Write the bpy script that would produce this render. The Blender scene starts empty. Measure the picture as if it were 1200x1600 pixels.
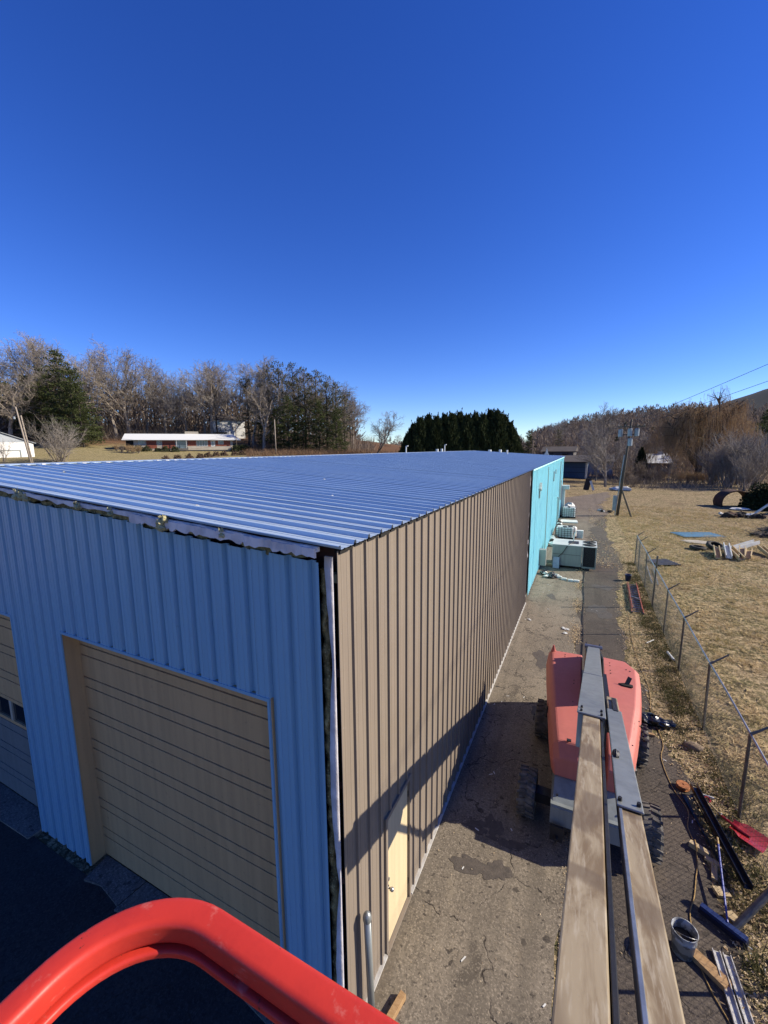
import bpy, math, random
import numpy as np
from mathutils import Vector, Matrix
R = math.radians
scene = bpy.context.scene
col = scene.collection

# ------------------------------------------------------------------ camera
CAMZ = 7.32
cam = bpy.data.cameras.new('camera'); camo = bpy.data.objects.new('camera', cam); col.objects.link(camo)
cam.sensor_fit = 'VERTICAL'; cam.sensor_height = 36.0; cam.lens = 648.0/1600*36
cam.clip_start = 0.02; cam.clip_end = 6000
CR = Matrix(((0.9003063, -0.05859333, 0.43129502), (0.43518919, 0.13865649, -0.88959808), (-0.00767734, 0.98860568, 0.15033249)))
camo.matrix_world = Matrix.Translation((0, 0, CAMZ)) @ CR.to_4x4()
scene.camera = camo

# ------------------------------------------------------------------ light
SUN = Vector((1.0, 0.44, 0.64)).normalized()
world = bpy.data.worlds.new('World'); scene.world = world; world.use_nodes = True
nt = world.node_tree; nt.nodes.clear()
sky = nt.nodes.new('ShaderNodeTexSky'); sky.sky_type = 'NISHITA'; sky.sun_disc = False
sky.sun_elevation = math.asin(SUN.z); sky.sun_rotation = math.atan2(SUN.x, SUN.y)
sky.altitude = 1200; sky.air_density = 1.0; sky.dust_density = 0.0; sky.ozone_density = 6.0
hs = nt.nodes.new('ShaderNodeHueSaturation'); hs.inputs['Saturation'].default_value = 1.2; hs.inputs['Hue'].default_value = 0.522
bg = nt.nodes.new('ShaderNodeBackground'); bg.inputs['Strength'].default_value = 0.10
wo = nt.nodes.new('ShaderNodeOutputWorld')
nt.links.new(sky.outputs[0], hs.inputs['Color']); nt.links.new(hs.outputs[0], bg.inputs[0]); nt.links.new(bg.outputs[0], wo.inputs[0])
sl = bpy.data.lights.new('sun', 'SUN'); sl.energy = 5.0; sl.angle = R(0.53); sl.color = (1.0, 0.89, 0.72)
so = bpy.data.objects.new('sun', sl); col.objects.link(so)
so.rotation_euler = (-SUN).to_track_quat('-Z', 'Y').to_euler(); so.location = (40, 20, 60)
vs = scene.view_settings; vs.view_transform = 'Standard'; vs.look = 'None'; vs.exposure = 0.9; vs.gamma = 1.0; vs.use_curve_mapping = False
scene.render.engine = 'CYCLES'
scene.cycles.max_bounces = 6

rnd = random.Random(7)
# ------------------------------------------------------------------ terrain
HS = [(-1e4, 0), (50, 0), (75, 2.2), (100, 4.6), (133, 7.3), (150, 9.6), (170, 13), (230, 19), (400, 26), (1e4, 26)]
HSx = [a for a, b in HS]; HSy = [b for a, b in HS]
def sstep(a, b, x):
    t = np.clip((x-a)/(b-a), 0, 1); return t*t*(3-2*t)
def terrain(x, y):
    x = np.asarray(x, float); y = np.asarray(y, float)
    s = -x*0.78+y*0.62
    h = sum(np.interp(s+o, HSx, HSy) for o in (-9, -3, 3, 9))/4
    h = h*sstep(10, -25, x-0.12*(y-60))
    h = h*sstep(200, 145, y)
    h = h+26*np.exp(-((x-60)/125)**2)*sstep(190, 400, y)
    h = h+140*np.exp(-((x-420)/260)**2)*sstep(500, 900, y)
    far = sstep(45, 100, np.hypot(x, y))*(1-sstep(-32, -24, x)*sstep(22, 14, x)*sstep(100, 88, y))
    h = h+far*0.35*(np.sin(x*0.09+1.3)*np.cos(y*0.07)+0.6*np.sin(x*0.21-y*0.17))
    lot = sstep(4.5, 8, x)*sstep(-5, 6, y)*sstep(62, 50, y)
    h = h+lot*0.06*np.sin(x*0.9+y*0.5)*np.cos(y*0.4)
    h = h-lot*0.35*sstep(10, 16, x-(y-34)*0.25)
    return h
def tz(x, y): return float(terrain(x, y))
def bd(px, k):
    """bearing (as the photograph's column) and depth in metres -> world x, y"""
    u = (px-600)/648.0
    return (k*(0.9003*u-0.0586*0.15-0.4313), k*(0.4352*u+0.1387*0.15+0.8896))
def zat(px, y, k):
    u = (px-600)/648.0; v = (800-y)/648.0
    return CAMZ+k*(0.9886*v-0.1503-0.00768*u)

# ------------------------------------------------------------------ materials
MATS = {}
ALB = .62            # overall scale from the colour samples below to real reflectances
BRIGHT = {'roof_metal': .80, 'cyan_paint': .86, 'ground_grass': .74, 'dry_grass': .78, 'leaf_litter': .74, 'boom_steel': .60}
KEEP = {'blue_paint', 'door_paint', 'lower_door_paint', 'yard_asphalt', 'concrete', 'insulation', 'vinyl_white', 'glass_dark', 'glass_far', 'willow_strand'}
def newmat(name):
    global ALB
    ALB = 1.0 if name in KEEP else BRIGHT.get(name, .74 if 'white' in name else .62)
    m = bpy.data.materials.new(name); m.use_nodes = True
    t = m.node_tree; b = t.nodes['Principled BSDF']; MATS[name] = m
    return m, t, b
def N(t, typ, **kw):
    n = t.nodes.new(typ)
    for k, v in kw.items():
        if k in n.inputs: n.inputs[k].default_value = v
        else: setattr(n, k, v)
    return n
def noise(t, vec, scale, detail=4, rough=0.6, dist=0.0):
    n = N(t, 'ShaderNodeTexNoise'); n.inputs['Scale'].default_value = scale; n.inputs['Detail'].default_value = detail
    n.inputs['Roughness'].default_value = rough; n.inputs['Distortion'].default_value = dist
    t.links.new(vec, n.inputs['Vector']); return n.outputs['Fac']
def ramp(t, fac, lo, hi):
    n = N(t, 'ShaderNodeMapRange'); n.interpolation_type = 'SMOOTHSTEP'
    n.inputs['From Min'].default_value = lo; n.inputs['From Max'].default_value = hi
    t.links.new(fac, n.inputs['Value']); return n.outputs['Result']
def mix(t, fac, a, b, mode='MIX'):
    n = N(t, 'ShaderNodeMix'); n.data_type = 'RGBA'; n.blend_type = mode
    for sock, val in ((n.inputs[0], fac), (n.inputs[6], a), (n.inputs[7], b)):
        if hasattr(val, 'is_output'): t.links.new(val, sock)
        elif isinstance(val, (int, float)): sock.default_value = val
        else: sock.default_value = (*[min(1, c_*ALB) for c_ in val[:3]], 1)
    return n.outputs[2]
def mth(t, op, a, b=0.0):
    n = N(t, 'ShaderNodeMath'); n.operation = op
    for sock, val in ((n.inputs[0], a), (n.inputs[1], b)):
        if hasattr(val, 'is_output'): t.links.new(val, sock)
        else: sock.default_value = val
    return n.outputs[0]
def pos(t, sc=(1, 1, 1), obj=False):
    if obj:
        v = N(t, 'ShaderNodeTexCoord').outputs['Object']
    else:
        v = N(t, 'ShaderNodeNewGeometry').outputs['Position']
    if sc == (1, 1, 1): return v
    n = N(t, 'ShaderNodeMapping'); n.inputs['Scale'].default_value = sc; t.links.new(v, n.inputs['Vector']); return n.outputs[0]
def bump(t, b, fac, strength, dist=0.02):
    n = N(t, 'ShaderNodeBump'); n.inputs['Strength'].default_value = strength; n.inputs['Distance'].default_value = dist
    t.links.new(fac, n.inputs['Height']); t.links.new(n.outputs[0], b.inputs['Normal'])
def M(name, c, c2=None, scale=6, lo=.35, hi=.65, rough=.7, metal=0, bmp=0, bscale=40, spec=.4, c3=None, scale3=40, sc=(1, 1, 1), obj=False, trans=0):
    m, t, b = newmat(name)
    b.inputs['Roughness'].default_value = rough; b.inputs['Metallic'].default_value = metal
    b.inputs['Specular IOR Level'].default_value = spec
    p = pos(t, sc, obj)
    if c2 is None: c2 = tuple(x*.82 for x in c)
    o = mix(t, ramp(t, noise(t, p, scale), lo, hi), c, c2)
    if c3 is not None: o = mix(t, ramp(t, noise(t, p, scale3, 3), .55, .75), o, c3)
    t.links.new(o, b.inputs['Base Color'])
    if bmp: bump(t, b, noise(t, p, bscale, 3), bmp)
    if trans:
        # thin leaf: let some light through
        tr = N(t, 'ShaderNodeBsdfTranslucent'); t.links.new(o, tr.inputs['Color'])
        mx = N(t, 'ShaderNodeMixShader'); mx.inputs[0].default_value = trans
        t.links.new(b.outputs[0], mx.inputs[1]); t.links.new(tr.outputs[0], mx.inputs[2])
        t.links.new(mx.outputs[0], t.nodes['Material Output'].inputs['Surface'])
    return m

def painted_metal(name, c, rough=.42, metal=0.0, streak=.12, dirt=(.12, .1, .08), dirtamt=.35, wave=.25, axis='z', fade=None, spec=.4, grain=1.0):
    """rolled sheet metal with paint: faint run marks, dust and oil-canning"""
    m, t, b = newmat(name)
    p = pos(t); st = pos(t, (9, 9, .35) if axis == 'z' else (.5, 9, 9))
    n1 = noise(t, st, 1.0, 4); n2 = noise(t, p, .7, 3); n3 = noise(t, p, 14, 4, .7)
    dark = tuple(x*(1-streak*2) for x in c)
    o = mix(t, ramp(t, n1, .35, .7), c, dark)
    if fade: o = mix(t, ramp(t, n2, .3, .75), o, fade)
    o = mix(t, mth(t, 'MULTIPLY', ramp(t, n3, .6, .82), dirtamt), o, dirt)
    t.links.new(o, b.inputs['Base Color'])
    b.inputs['Metallic'].default_value = metal; b.inputs['Specular IOR Level'].default_value = spec
    r = mth(t, 'ADD', mth(t, 'MULTIPLY', n3, .25*grain), rough-.12*grain); t.links.new(r, b.inputs['Roughness'])
    bump(t, b, mth(t, 'ADD', mth(t, 'MULTIPLY', noise(t, p, 1.6, 2), 1.0), mth(t, 'MULTIPLY', n3, .04*grain)), wave, .05)
    return m

painted_metal('tan_paint', (.312, .260, .208), rough=.45, streak=.06, dirt=(.2, .15, .11), dirtamt=.35, fade=(.285, .236, .188))
painted_metal('blue_paint', (.205, .385, .53), spec=.5, rough=.38, grain=.15, wave=.12, streak=.05, dirt=(.05, .08, .10), dirtamt=.25, fade=(.18, .355, .515))
painted_metal('cyan_paint', (.54, 1.0, 1.05), rough=.5, streak=.08, dirt=(.2, .42, .46), dirtamt=.6, fade=(.48, .93, 1.0), wave=.5)
painted_metal('roof_metal', (.56, .69, .80), rough=.36, metal=.3, streak=.05, dirt=(.45, .48, .55), dirtamt=.25, axis='x', fade=(.48, .61, .74), wave=.15)
painted_metal('door_paint', (.49, .315, .155), rough=.55, streak=.08, dirt=(.05, .04, .03), dirtamt=.5)
painted_metal('lower_door_paint', (.16, .17, .17), rough=.55, streak=.08, dirt=(.05, .04, .03), dirtamt=.5)
painted_metal('cream_door', (.82, .67, .42), rough=.5, streak=.06, dirt=(.3, .2, .1), dirtamt=.35, wave=.05)
painted_metal('hood_red', (.66, .205, .165), rough=.6, streak=.05, dirt=(.42, .16, .12), dirtamt=.4, fade=(.60, .17, .14), wave=.1)
painted_metal('galv', (.42, .45, .44), rough=.42, metal=.55, streak=.1, dirt=(.2, .19, .16), dirtamt=.5, wave=.08)
painted_metal('grey_paint', (.30, .34, .345), rough=.45, metal=.1, streak=.1, dirt=(.1, .09, .07), dirtamt=.5, wave=.08)
painted_metal('dark_steel', (.035, .035, .04), rough=.5, metal=.3, streak=.15, dirt=(.1, .07, .05), dirtamt=.4)
painted_metal('unit_paint', (.33, .355, .335), rough=.5, streak=.08, dirt=(.2, .2, .16), dirtamt=.5, wave=.1)
painted_metal('unit_top', (.66, .68, .66), rough=.5, streak=.05, dirt=(.3, .28, .22), dirtamt=.5, wave=.1)
painted_metal('white_roof', (.78, .80, .78), rough=.5, streak=.03, dirt=(.6, .6, .55), dirtamt=.2, wave=.05)
painted_metal('sheet_blue', (.20, .42, .58), rough=.4, streak=.12, dirt=(.3, .35, .35), dirtamt=.5, axis='x')

def boom_metal():
    m, t, b = newmat('boom_steel')
    p = pos(t); st = pos(t, (5, .55, 3))
    n1 = noise(t, st, 1.6, 5, .65, .8); n2 = noise(t, pos(t, (22, .8, 6)), 2.0, 4, .7); n3 = noise(t, p, 30, 4, .7)
    o = mix(t, ramp(t, n1, .38, .62), (.42, .34, .215), (.24, .168, .085))  # brown streaks: worn, stained metal with brownish reflections put into the colour
    o = mix(t, mth(t, 'MULTIPLY', ramp(t, n2, .50, .66), .6), o, (.54, .475, .36))
    w = N(t, 'ShaderNodeTexWave'); w.wave_type = 'BANDS'; w.bands_direction = 'Y'
    w.inputs['Scale'].default_value = .42; w.inputs['Distortion'].default_value = 9; w.inputs['Detail'].default_value = 3; w.inputs['Detail Scale'].default_value = 1.6
    t.links.new(pos(t, (2.2, 1, 1)), w.inputs['Vector'])
    o = mix(t, mth(t, 'MULTIPLY', ramp(t, w.outputs['Fac'], .70, .95), .65), o, (.16, .11, .06))
    o = mix(t, mth(t, 'MULTIPLY', ramp(t, n3, .62, .8), .4), o, (.13, .09, .06))
    t.links.new(o, b.inputs['Base Color']); b.inputs['Metallic'].default_value = .05
    t.links.new(mth(t, 'ADD', mth(t, 'MULTIPLY', n2, .3), .38), b.inputs['Roughness'])
    bump(t, b, mth(t, 'ADD', n1, mth(t, 'MULTIPLY', n3, .15)), .12, .01)
boom_metal()

def basket_red():
    m, t, b = newmat('basket_red')
    p = pos(t)
    n1 = noise(t, p, 18, 5, .7); n2 = noise(t, pos(t, (30, 30, 90)), 1.2, 5, .7); n3 = noise(t, p, 160, 3)
    o = mix(t, ramp(t, n1, .35, .7), (.72, .050, .030), (.62, .038, .024))
    o = mix(t, mth(t, 'MULTIPLY', ramp(t, n2, .60, .72), .5), o, (.78, .25, .20))
    o = mix(t, mth(t, 'MULTIPLY', ramp(t, noise(t, p, 55, 4, .75), .66, .70), .85), o, (.10, .035, .02))
    t.links.new(o, b.inputs['Base Color'])
    t.links.new(mth(t, 'ADD', mth(t, 'MULTIPLY', n1, .35), .28), b.inputs['Roughness'])
    b.inputs['Specular IOR Level'].default_value = .4
    bump(t, b, mth(t, 'ADD', mth(t, 'MULTIPLY', n1, .5), mth(t, 'MULTIPLY', n3, .12)), .18, .004)
basket_red()

def paving(name, c1, c2, c3, crack=.6, stain=(.05, .042, .036), warm=(.22, .165, .105), tracks=True):
    m, t, b = newmat(name)
    p = pos(t)
    big = noise(t, p, .45, 5, .62, .4); mid = noise(t, p, 2.3, 5, .68); fine = noise(t, p, 60, 4, .75); sp = noise(t, p, 11, 4, .7)
    o = mix(t, ramp(t, big, .36, .64), c1, c2)
    o = mix(t, mth(t, 'MULTIPLY', ramp(t, mid, .5, .72), .6), o, c3)
    o = mix(t, mth(t, 'MULTIPLY', ramp(t, noise(t, pos(t, (1, .35, 1)), 1.1, 4, .6, .5), .55, .75), .6), o, warm)
    o = mix(t, mth(t, 'MULTIPLY', ramp(t, noise(t, p, .8, 5, .7, 1.2), .60, .64), .62), o, stain)
    o = mix(t, mth(t, 'MULTIPLY', ramp(t, noise(t, p, 21, 3, .6), .50, .60), .55), o, tuple(x*.42 for x in c1))
    o = mix(t, mth(t, 'MULTIPLY', ramp(t, noise(t, p, 37, 3, .6), .53, .62), .55), o, tuple(min(1, x*1.75) for x in c1))
    o = mix(t, mth(t, 'MULTIPLY', ramp(t, sp, .60, .66), .75), o, stain)
    o = mix(t, mth(t, 'MULTIPLY', ramp(t, noise(t, p, 5.5, 3, .5), .65, .68), .75), o, stain)
    if tracks:
        o = mix(t, mth(t, 'MULTIPLY', ramp(t, noise(t, pos(t, (2.2, .07, 1)), 1.0, 3), .52, .66), .5), o, tuple(x*.55 for x in c1))
    v = N(t, 'ShaderNodeTexVoronoi'); v.feature = 'DISTANCE_TO_EDGE'; v.inputs['Scale'].default_value = .62
    wv = N(t, 'ShaderNodeVectorMath'); wv.operation = 'ADD'; t.links.new(p, wv.inputs[0])
    nn = N(t, 'ShaderNodeTexNoise'); nn.inputs['Scale'].default_value = 1.7; nn.inputs['Detail'].default_value = 6; t.links.new(p, nn.inputs['Vector'])
    sc = N(t, 'ShaderNodeVectorMath'); sc.operation = 'SCALE'; sc.inputs['Scale'].default_value = .9; t.links.new(nn.outputs['Color'], sc.inputs[0])
    t.links.new(sc.outputs[0], wv.inputs[1]); t.links.new(wv.outputs[0], v.inputs['Vector'])
    ck = mth(t, 'MULTIPLY', ramp(t, v.outputs['Distance'], .012, .002), mth(t, 'MULTIPLY', ramp(t, mid, .40, .55), crack))
    o = mix(t, ck, o, (.022, .018, .014))
    t.links.new(o, b.inputs['Base Color']); b.inputs['Roughness'].default_value = .88; b.inputs['Specular IOR Level'].default_value = .25
    h = mth(t, 'ADD', mth(t, 'MULTIPLY', fine, .5), mth(t, 'ADD', mth(t, 'MULTIPLY', sp, .5), mth(t, 'MULTIPLY', ck, -1.5)))
    bump(t, b, h, .6, .012)
paving('apron_concrete', (.275, .235, .180), (.185, .158, .122), (.35, .295, .215), crack=.8)
paving('lane_asphalt', (.125, .102, .082), (.085, .072, .06), (.19, .155, .118), crack=.6, warm=(.18, .14, .095))
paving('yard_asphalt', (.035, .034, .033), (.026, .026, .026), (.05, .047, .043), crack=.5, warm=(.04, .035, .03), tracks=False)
paving('far_road', (.24, .195, .15), (.17, .138, .108), (.35, .28, .195), crack=.3, warm=(.2, .15, .10))
paving('concrete', (.15, .14, .125), (.10, .095, .085), (.19, .175, .15), crack=.3, tracks=False)

def ground_mat():
    m, t, b = newmat('ground_grass')
    p = pos(t)
    big = noise(t, p, .05, 4, .6, .5); mid = noise(t, p, .5, 5, .65, .3); fine = noise(t, pos(t, (1, .7, 1)), 9, 5, .75); f2 = noise(t, p, 45, 3, .7)
    o = mix(t, ramp(t, mid, .42, .58), (.24, .18, .10), (.13, .125, .055))
    o = mix(t, mth(t, 'MULTIPLY', ramp(t, noise(t, p, .9, 5, .75, .6), .46, .60), .6), o, (.40, .31, .185))
    o = mix(t, mth(t, 'MULTIPLY', ramp(t, noise(t, pos(t, (1, .8, 1)), 6.0, 4, .7, .5), .47, .57), .75), o, (.62, .47, .27))
    o = mix(t, mth(t, 'MULTIPLY', ramp(t, noise(t, pos(t, (.8, 1, 1)), 3.4, 5, .75, .8), .49, .56), .85), o, (.075, .064, .03))
    o = mix(t, mth(t, 'MULTIPLY', ramp(t, fine, .52, .62), .7), o, (.64, .50, .30))
    o = mix(t, mth(t, 'MULTIPLY', ramp(t, f2, .54, .64), .6), o, (.06, .048, .026))
    o = mix(t, mth(t, 'MULTIPLY', ramp(t, noise(t, p, .22, 4, .6), .58, .68), .55), o, (.15, .10, .06))
    # wood floor and brush on the hill: leaf litter brown
    sx = N(t, 'ShaderNodeSeparateXYZ'); t.links.new(p, sx.inputs[0])
    s = mth(t, 'ADD', mth(t, 'MULTIPLY', sx.outputs[0], -.78), mth(t, 'MULTIPLY', sx.outputs[1], .62))
    s = mth(t, 'ADD', s, mth(t, 'MULTIPLY', noise(t, p, .06, 3), 18))
    o = mix(t, mth(t, 'MULTIPLY', ramp(t, s, 60, 80), .38), o, (.33, .30, .13))
    o = mix(t, ramp(t, s, 150, 162), o, (.17, .10, .06))
    br = mth(t, 'MULTIPLY', ramp(t, mth(t, 'ADD', mth(t, 'MULTIPLY', sx.outputs[0], .62), mth(t, 'MULTIPLY', sx.outputs[1], .78)), 26, 36), ramp(t, s, 60, 80))
    o = mix(t, br, o, (.17, .095, .05))
    o = mix(t, mth(t, 'MULTIPLY', ramp(t, sx.outputs[1], 150, 200), .95), o, (.13, .092, .066))
    o = mix(t, ramp(t, sx.outputs[1], 470, 560), o, (.075, .08, .07))
    t.links.new(o, b.inputs['Base Color']); b.inputs['Roughness'].default_value = .95; b.inputs['Specular IOR Level'].default_value = .1
    bump(t, b, mth(t, 'ADD', fine, mth(t, 'MULTIPLY', f2, .5)), .8, .06)
ground_mat()

def blade_mat(name, cols, scale=1.2, trans=.25):
    m, t, b = newmat(name)
    p = pos(t)
    n1 = noise(t, p, scale, 4, .7); n2 = noise(t, p, 23, 2)
    o = mix(t, ramp(t, n1, .4, .6), cols[0], cols[1]); o = mix(t, ramp(t, n2, .42, .62), o, cols[2])
    t.links.new(o, b.inputs['Base Color']); b.inputs['Roughness'].default_value = .85; b.inputs['Specular IOR Level'].default_value = .15
    tr = N(t, 'ShaderNodeBsdfTranslucent'); t.links.new(o, tr.inputs['Color'])
    mx = N(t, 'ShaderNodeMixShader'); mx.inputs[0].default_value = trans
    t.links.new(b.outputs[0], mx.inputs[1]); t.links.new(tr.outputs[0], mx.inputs[2])
    t.links.new(mx.outputs[0], t.nodes['Material Output'].inputs['Surface'])
blade_mat('dry_grass', [(.72, .55, .31), (.32, .28, .11), (.60, .45, .24)], .7)
blade_mat('moss_grass', [(.13, .135, .05), (.24, .19, .10), (.09, .09, .035)], 2)
blade_mat('leaf_litter', [(.64, .48, .28), (.42, .28, .15), (.74, .60, .40)], 3)
blade_mat('hill_brush', [(.30, .175, .10), (.36, .245, .15), (.19, .125, .08)], .25, .2)
blade_mat('pine_needles', [(.075, .105, .035), (.05, .075, .028), (.13, .145, .055)], .45, .3)
blade_mat('pine_needles_thin', [(.10, .11, .05), (.075, .088, .04), (.16, .15, .08)], .45, .3)
blade_mat('cypress_leaf', [(.035, .056, .022), (.022, .037, .015), (.085, .10, .042)], .6, .15)
blade_mat('holly_leaf', [(.022, .038, .014), (.03, .045, .018), (.05, .065, .03)], .9, .12)
blade_mat('house_shrub', [(.06, .08, .03), (.045, .06, .025), (.09, .10, .05)], .9, .12)
blade_mat('russet_shrub', [(.16, .10, .075), (.12, .08, .06), (.2, .14, .10)], .9, .1)
blade_mat('willow_strand', [(.36, .25, .13), (.28, .19, .10), (.44, .31, .17)], .3, .3)
blade_mat('hill_wood', [(.27, .215, .175), (.20, .16, .13), (.32, .26, .21)], .03, .2)
blade_mat('hill_pine', [(.06, .075, .04), (.05, .065, .035), (.08, .09, .05)], .03, .2)
M('far_ridge_wood', (.07, .072, .08), (.06, .06, .07), .02)
M('bark_grey', (.33, .28, .23), (.22, .185, .15), 1.2, c3=(.46, .41, .35), scale3=3, rough=.9)
M('bark_pale', (.46, .40, .33), (.30, .25, .205), 1.5, rough=.9)
M('bark_dark', (.10, .08, .062), (.065, .052, .04), 2, rough=.9)
M('twig_grey', (.37, .335, .30), (.27, .24, .21), .5, rough=.9)
M('twig_pale', (.38, .325, .26), (.27, .23, .19), .5, rough=.9)
M('twig_brown', (.27, .21, .16), (.19, .145, .11), .5, rough=.9)
M('pole_wood', (.20, .155, .115), (.12, .095, .07), 3, sc=(8, 8, .5), rough=.9)
M('pole_pale', (.46, .40, .33), (.30, .25, .2), 3, sc=(8, 8, .5), rough=.9)
M('pole_dark', (.14, .115, .09), (.085, .07, .058), 3, sc=(8, 8, .5), rough=.9)
M('transformer_grey', (.36, .42, .46), (.30, .35, .39), 3, rough=.45)
M('wire_black', (.02, .02, .02), rough=.6)
M('wire_steel', (.15, .15, .14), (.11, .105, .10), 8, rough=.55, metal=.4)
M('post_steel', (.23, .225, .215), (.15, .145, .14), 6, rough=.5, metal=.6, bmp=.1)
M('white_plastic', (.74, .75, .72), (.62, .62, .58), 3, rough=.5)
M('vinyl_white', (.62, .60, .62), (.45, .43, .45), 4, rough=.6, bmp=.4, bscale=12)
M('insulation', (.28, .235, .11), (.10, .085, .04), 9, rough=.95, bmp=1, bscale=30, c3=(.50, .46, .26))
M('insulation_pale', (.66, .62, .36), (.5, .45, .22), 9, rough=.95, bmp=1, bscale=30)
M('black_gap', (.012, .011, .010), rough=.9)
M('girt_red', (.11, .035, .028), (.06, .025, .02), 8, rough=.7)
M('trim_white', (.60, .60, .58), (.45, .43, .4), 6, rough=.5)
M('rubber', (.018, .018, .018), (.045, .042, .038), 7, rough=.85, bmp=.3)
M('rubber_dusty', (.085, .08, .072), (.19, .175, .155), 6, rough=.9, bmp=.3)
M('rim_pale', (.55, .53, .48), (.35, .32, .28), 6, rough=.6)
M('coil_black', (.012, .013, .018), (.02, .022, .03), 30, rough=.6)
M('black_plastic', (.011, .011, .012), (.02, .02, .022), 6, rough=.35, spec=.6)
M('black_trim', (.012, .013, .015), (.02, .02, .022), 6, rough=.3, spec=.6, metal=.3)
M('bag_black', (.010, .010, .011), (.018, .018, .018), 6, rough=.25, spec=.7, bmp=.5, bscale=14)
M('cord_yellow', (.50, .33, .12), (.40, .26, .09), 6, rough=.6)
M('reel_orange', (.52, .20, .06), (.40, .15, .05), 10, rough=.6)
M('ladder_orange', (.55, .16, .09), (.42, .12, .07), 6, rough=.5)
M('alu', (.55, .55, .54), (.42, .42, .41), 10, rough=.35, metal=.8)
M('lumber', (.52, .33, .16), (.42, .25, .11), 4, sc=(4, 12, 12), rough=.8, c3=(.30, .17, .08), scale3=10)
M('lumber_pale', (.66, .52, .31), (.55, .41, .22), 5, rough=.8)
M('blue_plastic', (.02, .045, .17), (.015, .03, .12), 6, rough=.4)
M('blue_handle', (.03, .07, .42), (.02, .05, .32), 6, rough=.4)
M('bristle_navy', (.006, .008, .03), (.012, .014, .05), 60, rough=.9, bmp=1, bscale=90)
M('shovel_red', (.42, .02, .022), (.32, .015, .018), 6, rough=.3, spec=.6)
M('bucket_grey', (.46, .49, .52), (.2, .21, .22), 7, lo=.5, hi=.56, rough=.6)
M('mud', (.06, .045, .032), (.035, .026, .02), 20, rough=.9, bmp=1)
M('brick', (.36, .105, .06), (.27, .075, .045), 2, rough=.85)
M('cream_wall', (.62, .56, .45), (.55, .49, .39), 1, rough=.8)
M('white_wall', (.78, .78, .76), (.70, .70, .68), 1, rough=.8)
M('grey_shingle', (.16, .155, .16), (.12, .115, .12), 1.5, rough=.9)
M('barn_roof', (.42, .46, .50), (.36, .40, .44), .8, rough=.5, metal=.2)
M('glass_dark', (.012, .015, .02), rough=.08, spec=.8)
M('glass_far', (.10, .14, .17), (.05, .07, .09), .4, rough=.1, spec=.8)
M('frame_white', (.75, .75, .72), rough=.6)
M('shed_blue', (.055, .115, .21), (.045, .095, .18), .7, rough=.7)
M('old_roof', (.10, .085, .075), (.07, .06, .055), .6, rough=.9)
M('rust', (.12, .05, .03), (.065, .03, .02), 2, rough=.9, c3=(.2, .09, .05), scale3=6)
M('debris_dark', (.03, .027, .024), (.06, .045, .035), 6, rough=.9, bmp=1)
M('boulder', (.34, .26, .17), (.2, .14, .10), 2, rough=.9, bmp=1)
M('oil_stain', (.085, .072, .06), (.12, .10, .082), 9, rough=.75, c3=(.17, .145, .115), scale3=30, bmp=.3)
M('screw_head', (.70, .66, .6), rough=.4, metal=.6)
M('clear_glass_white', (.70, .74, .74), (.6, .64, .64), 2, rough=.45)
M('light_blue_board', (.46, .52, .64), (.38, .44, .55), 8, rough=.7)

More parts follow.
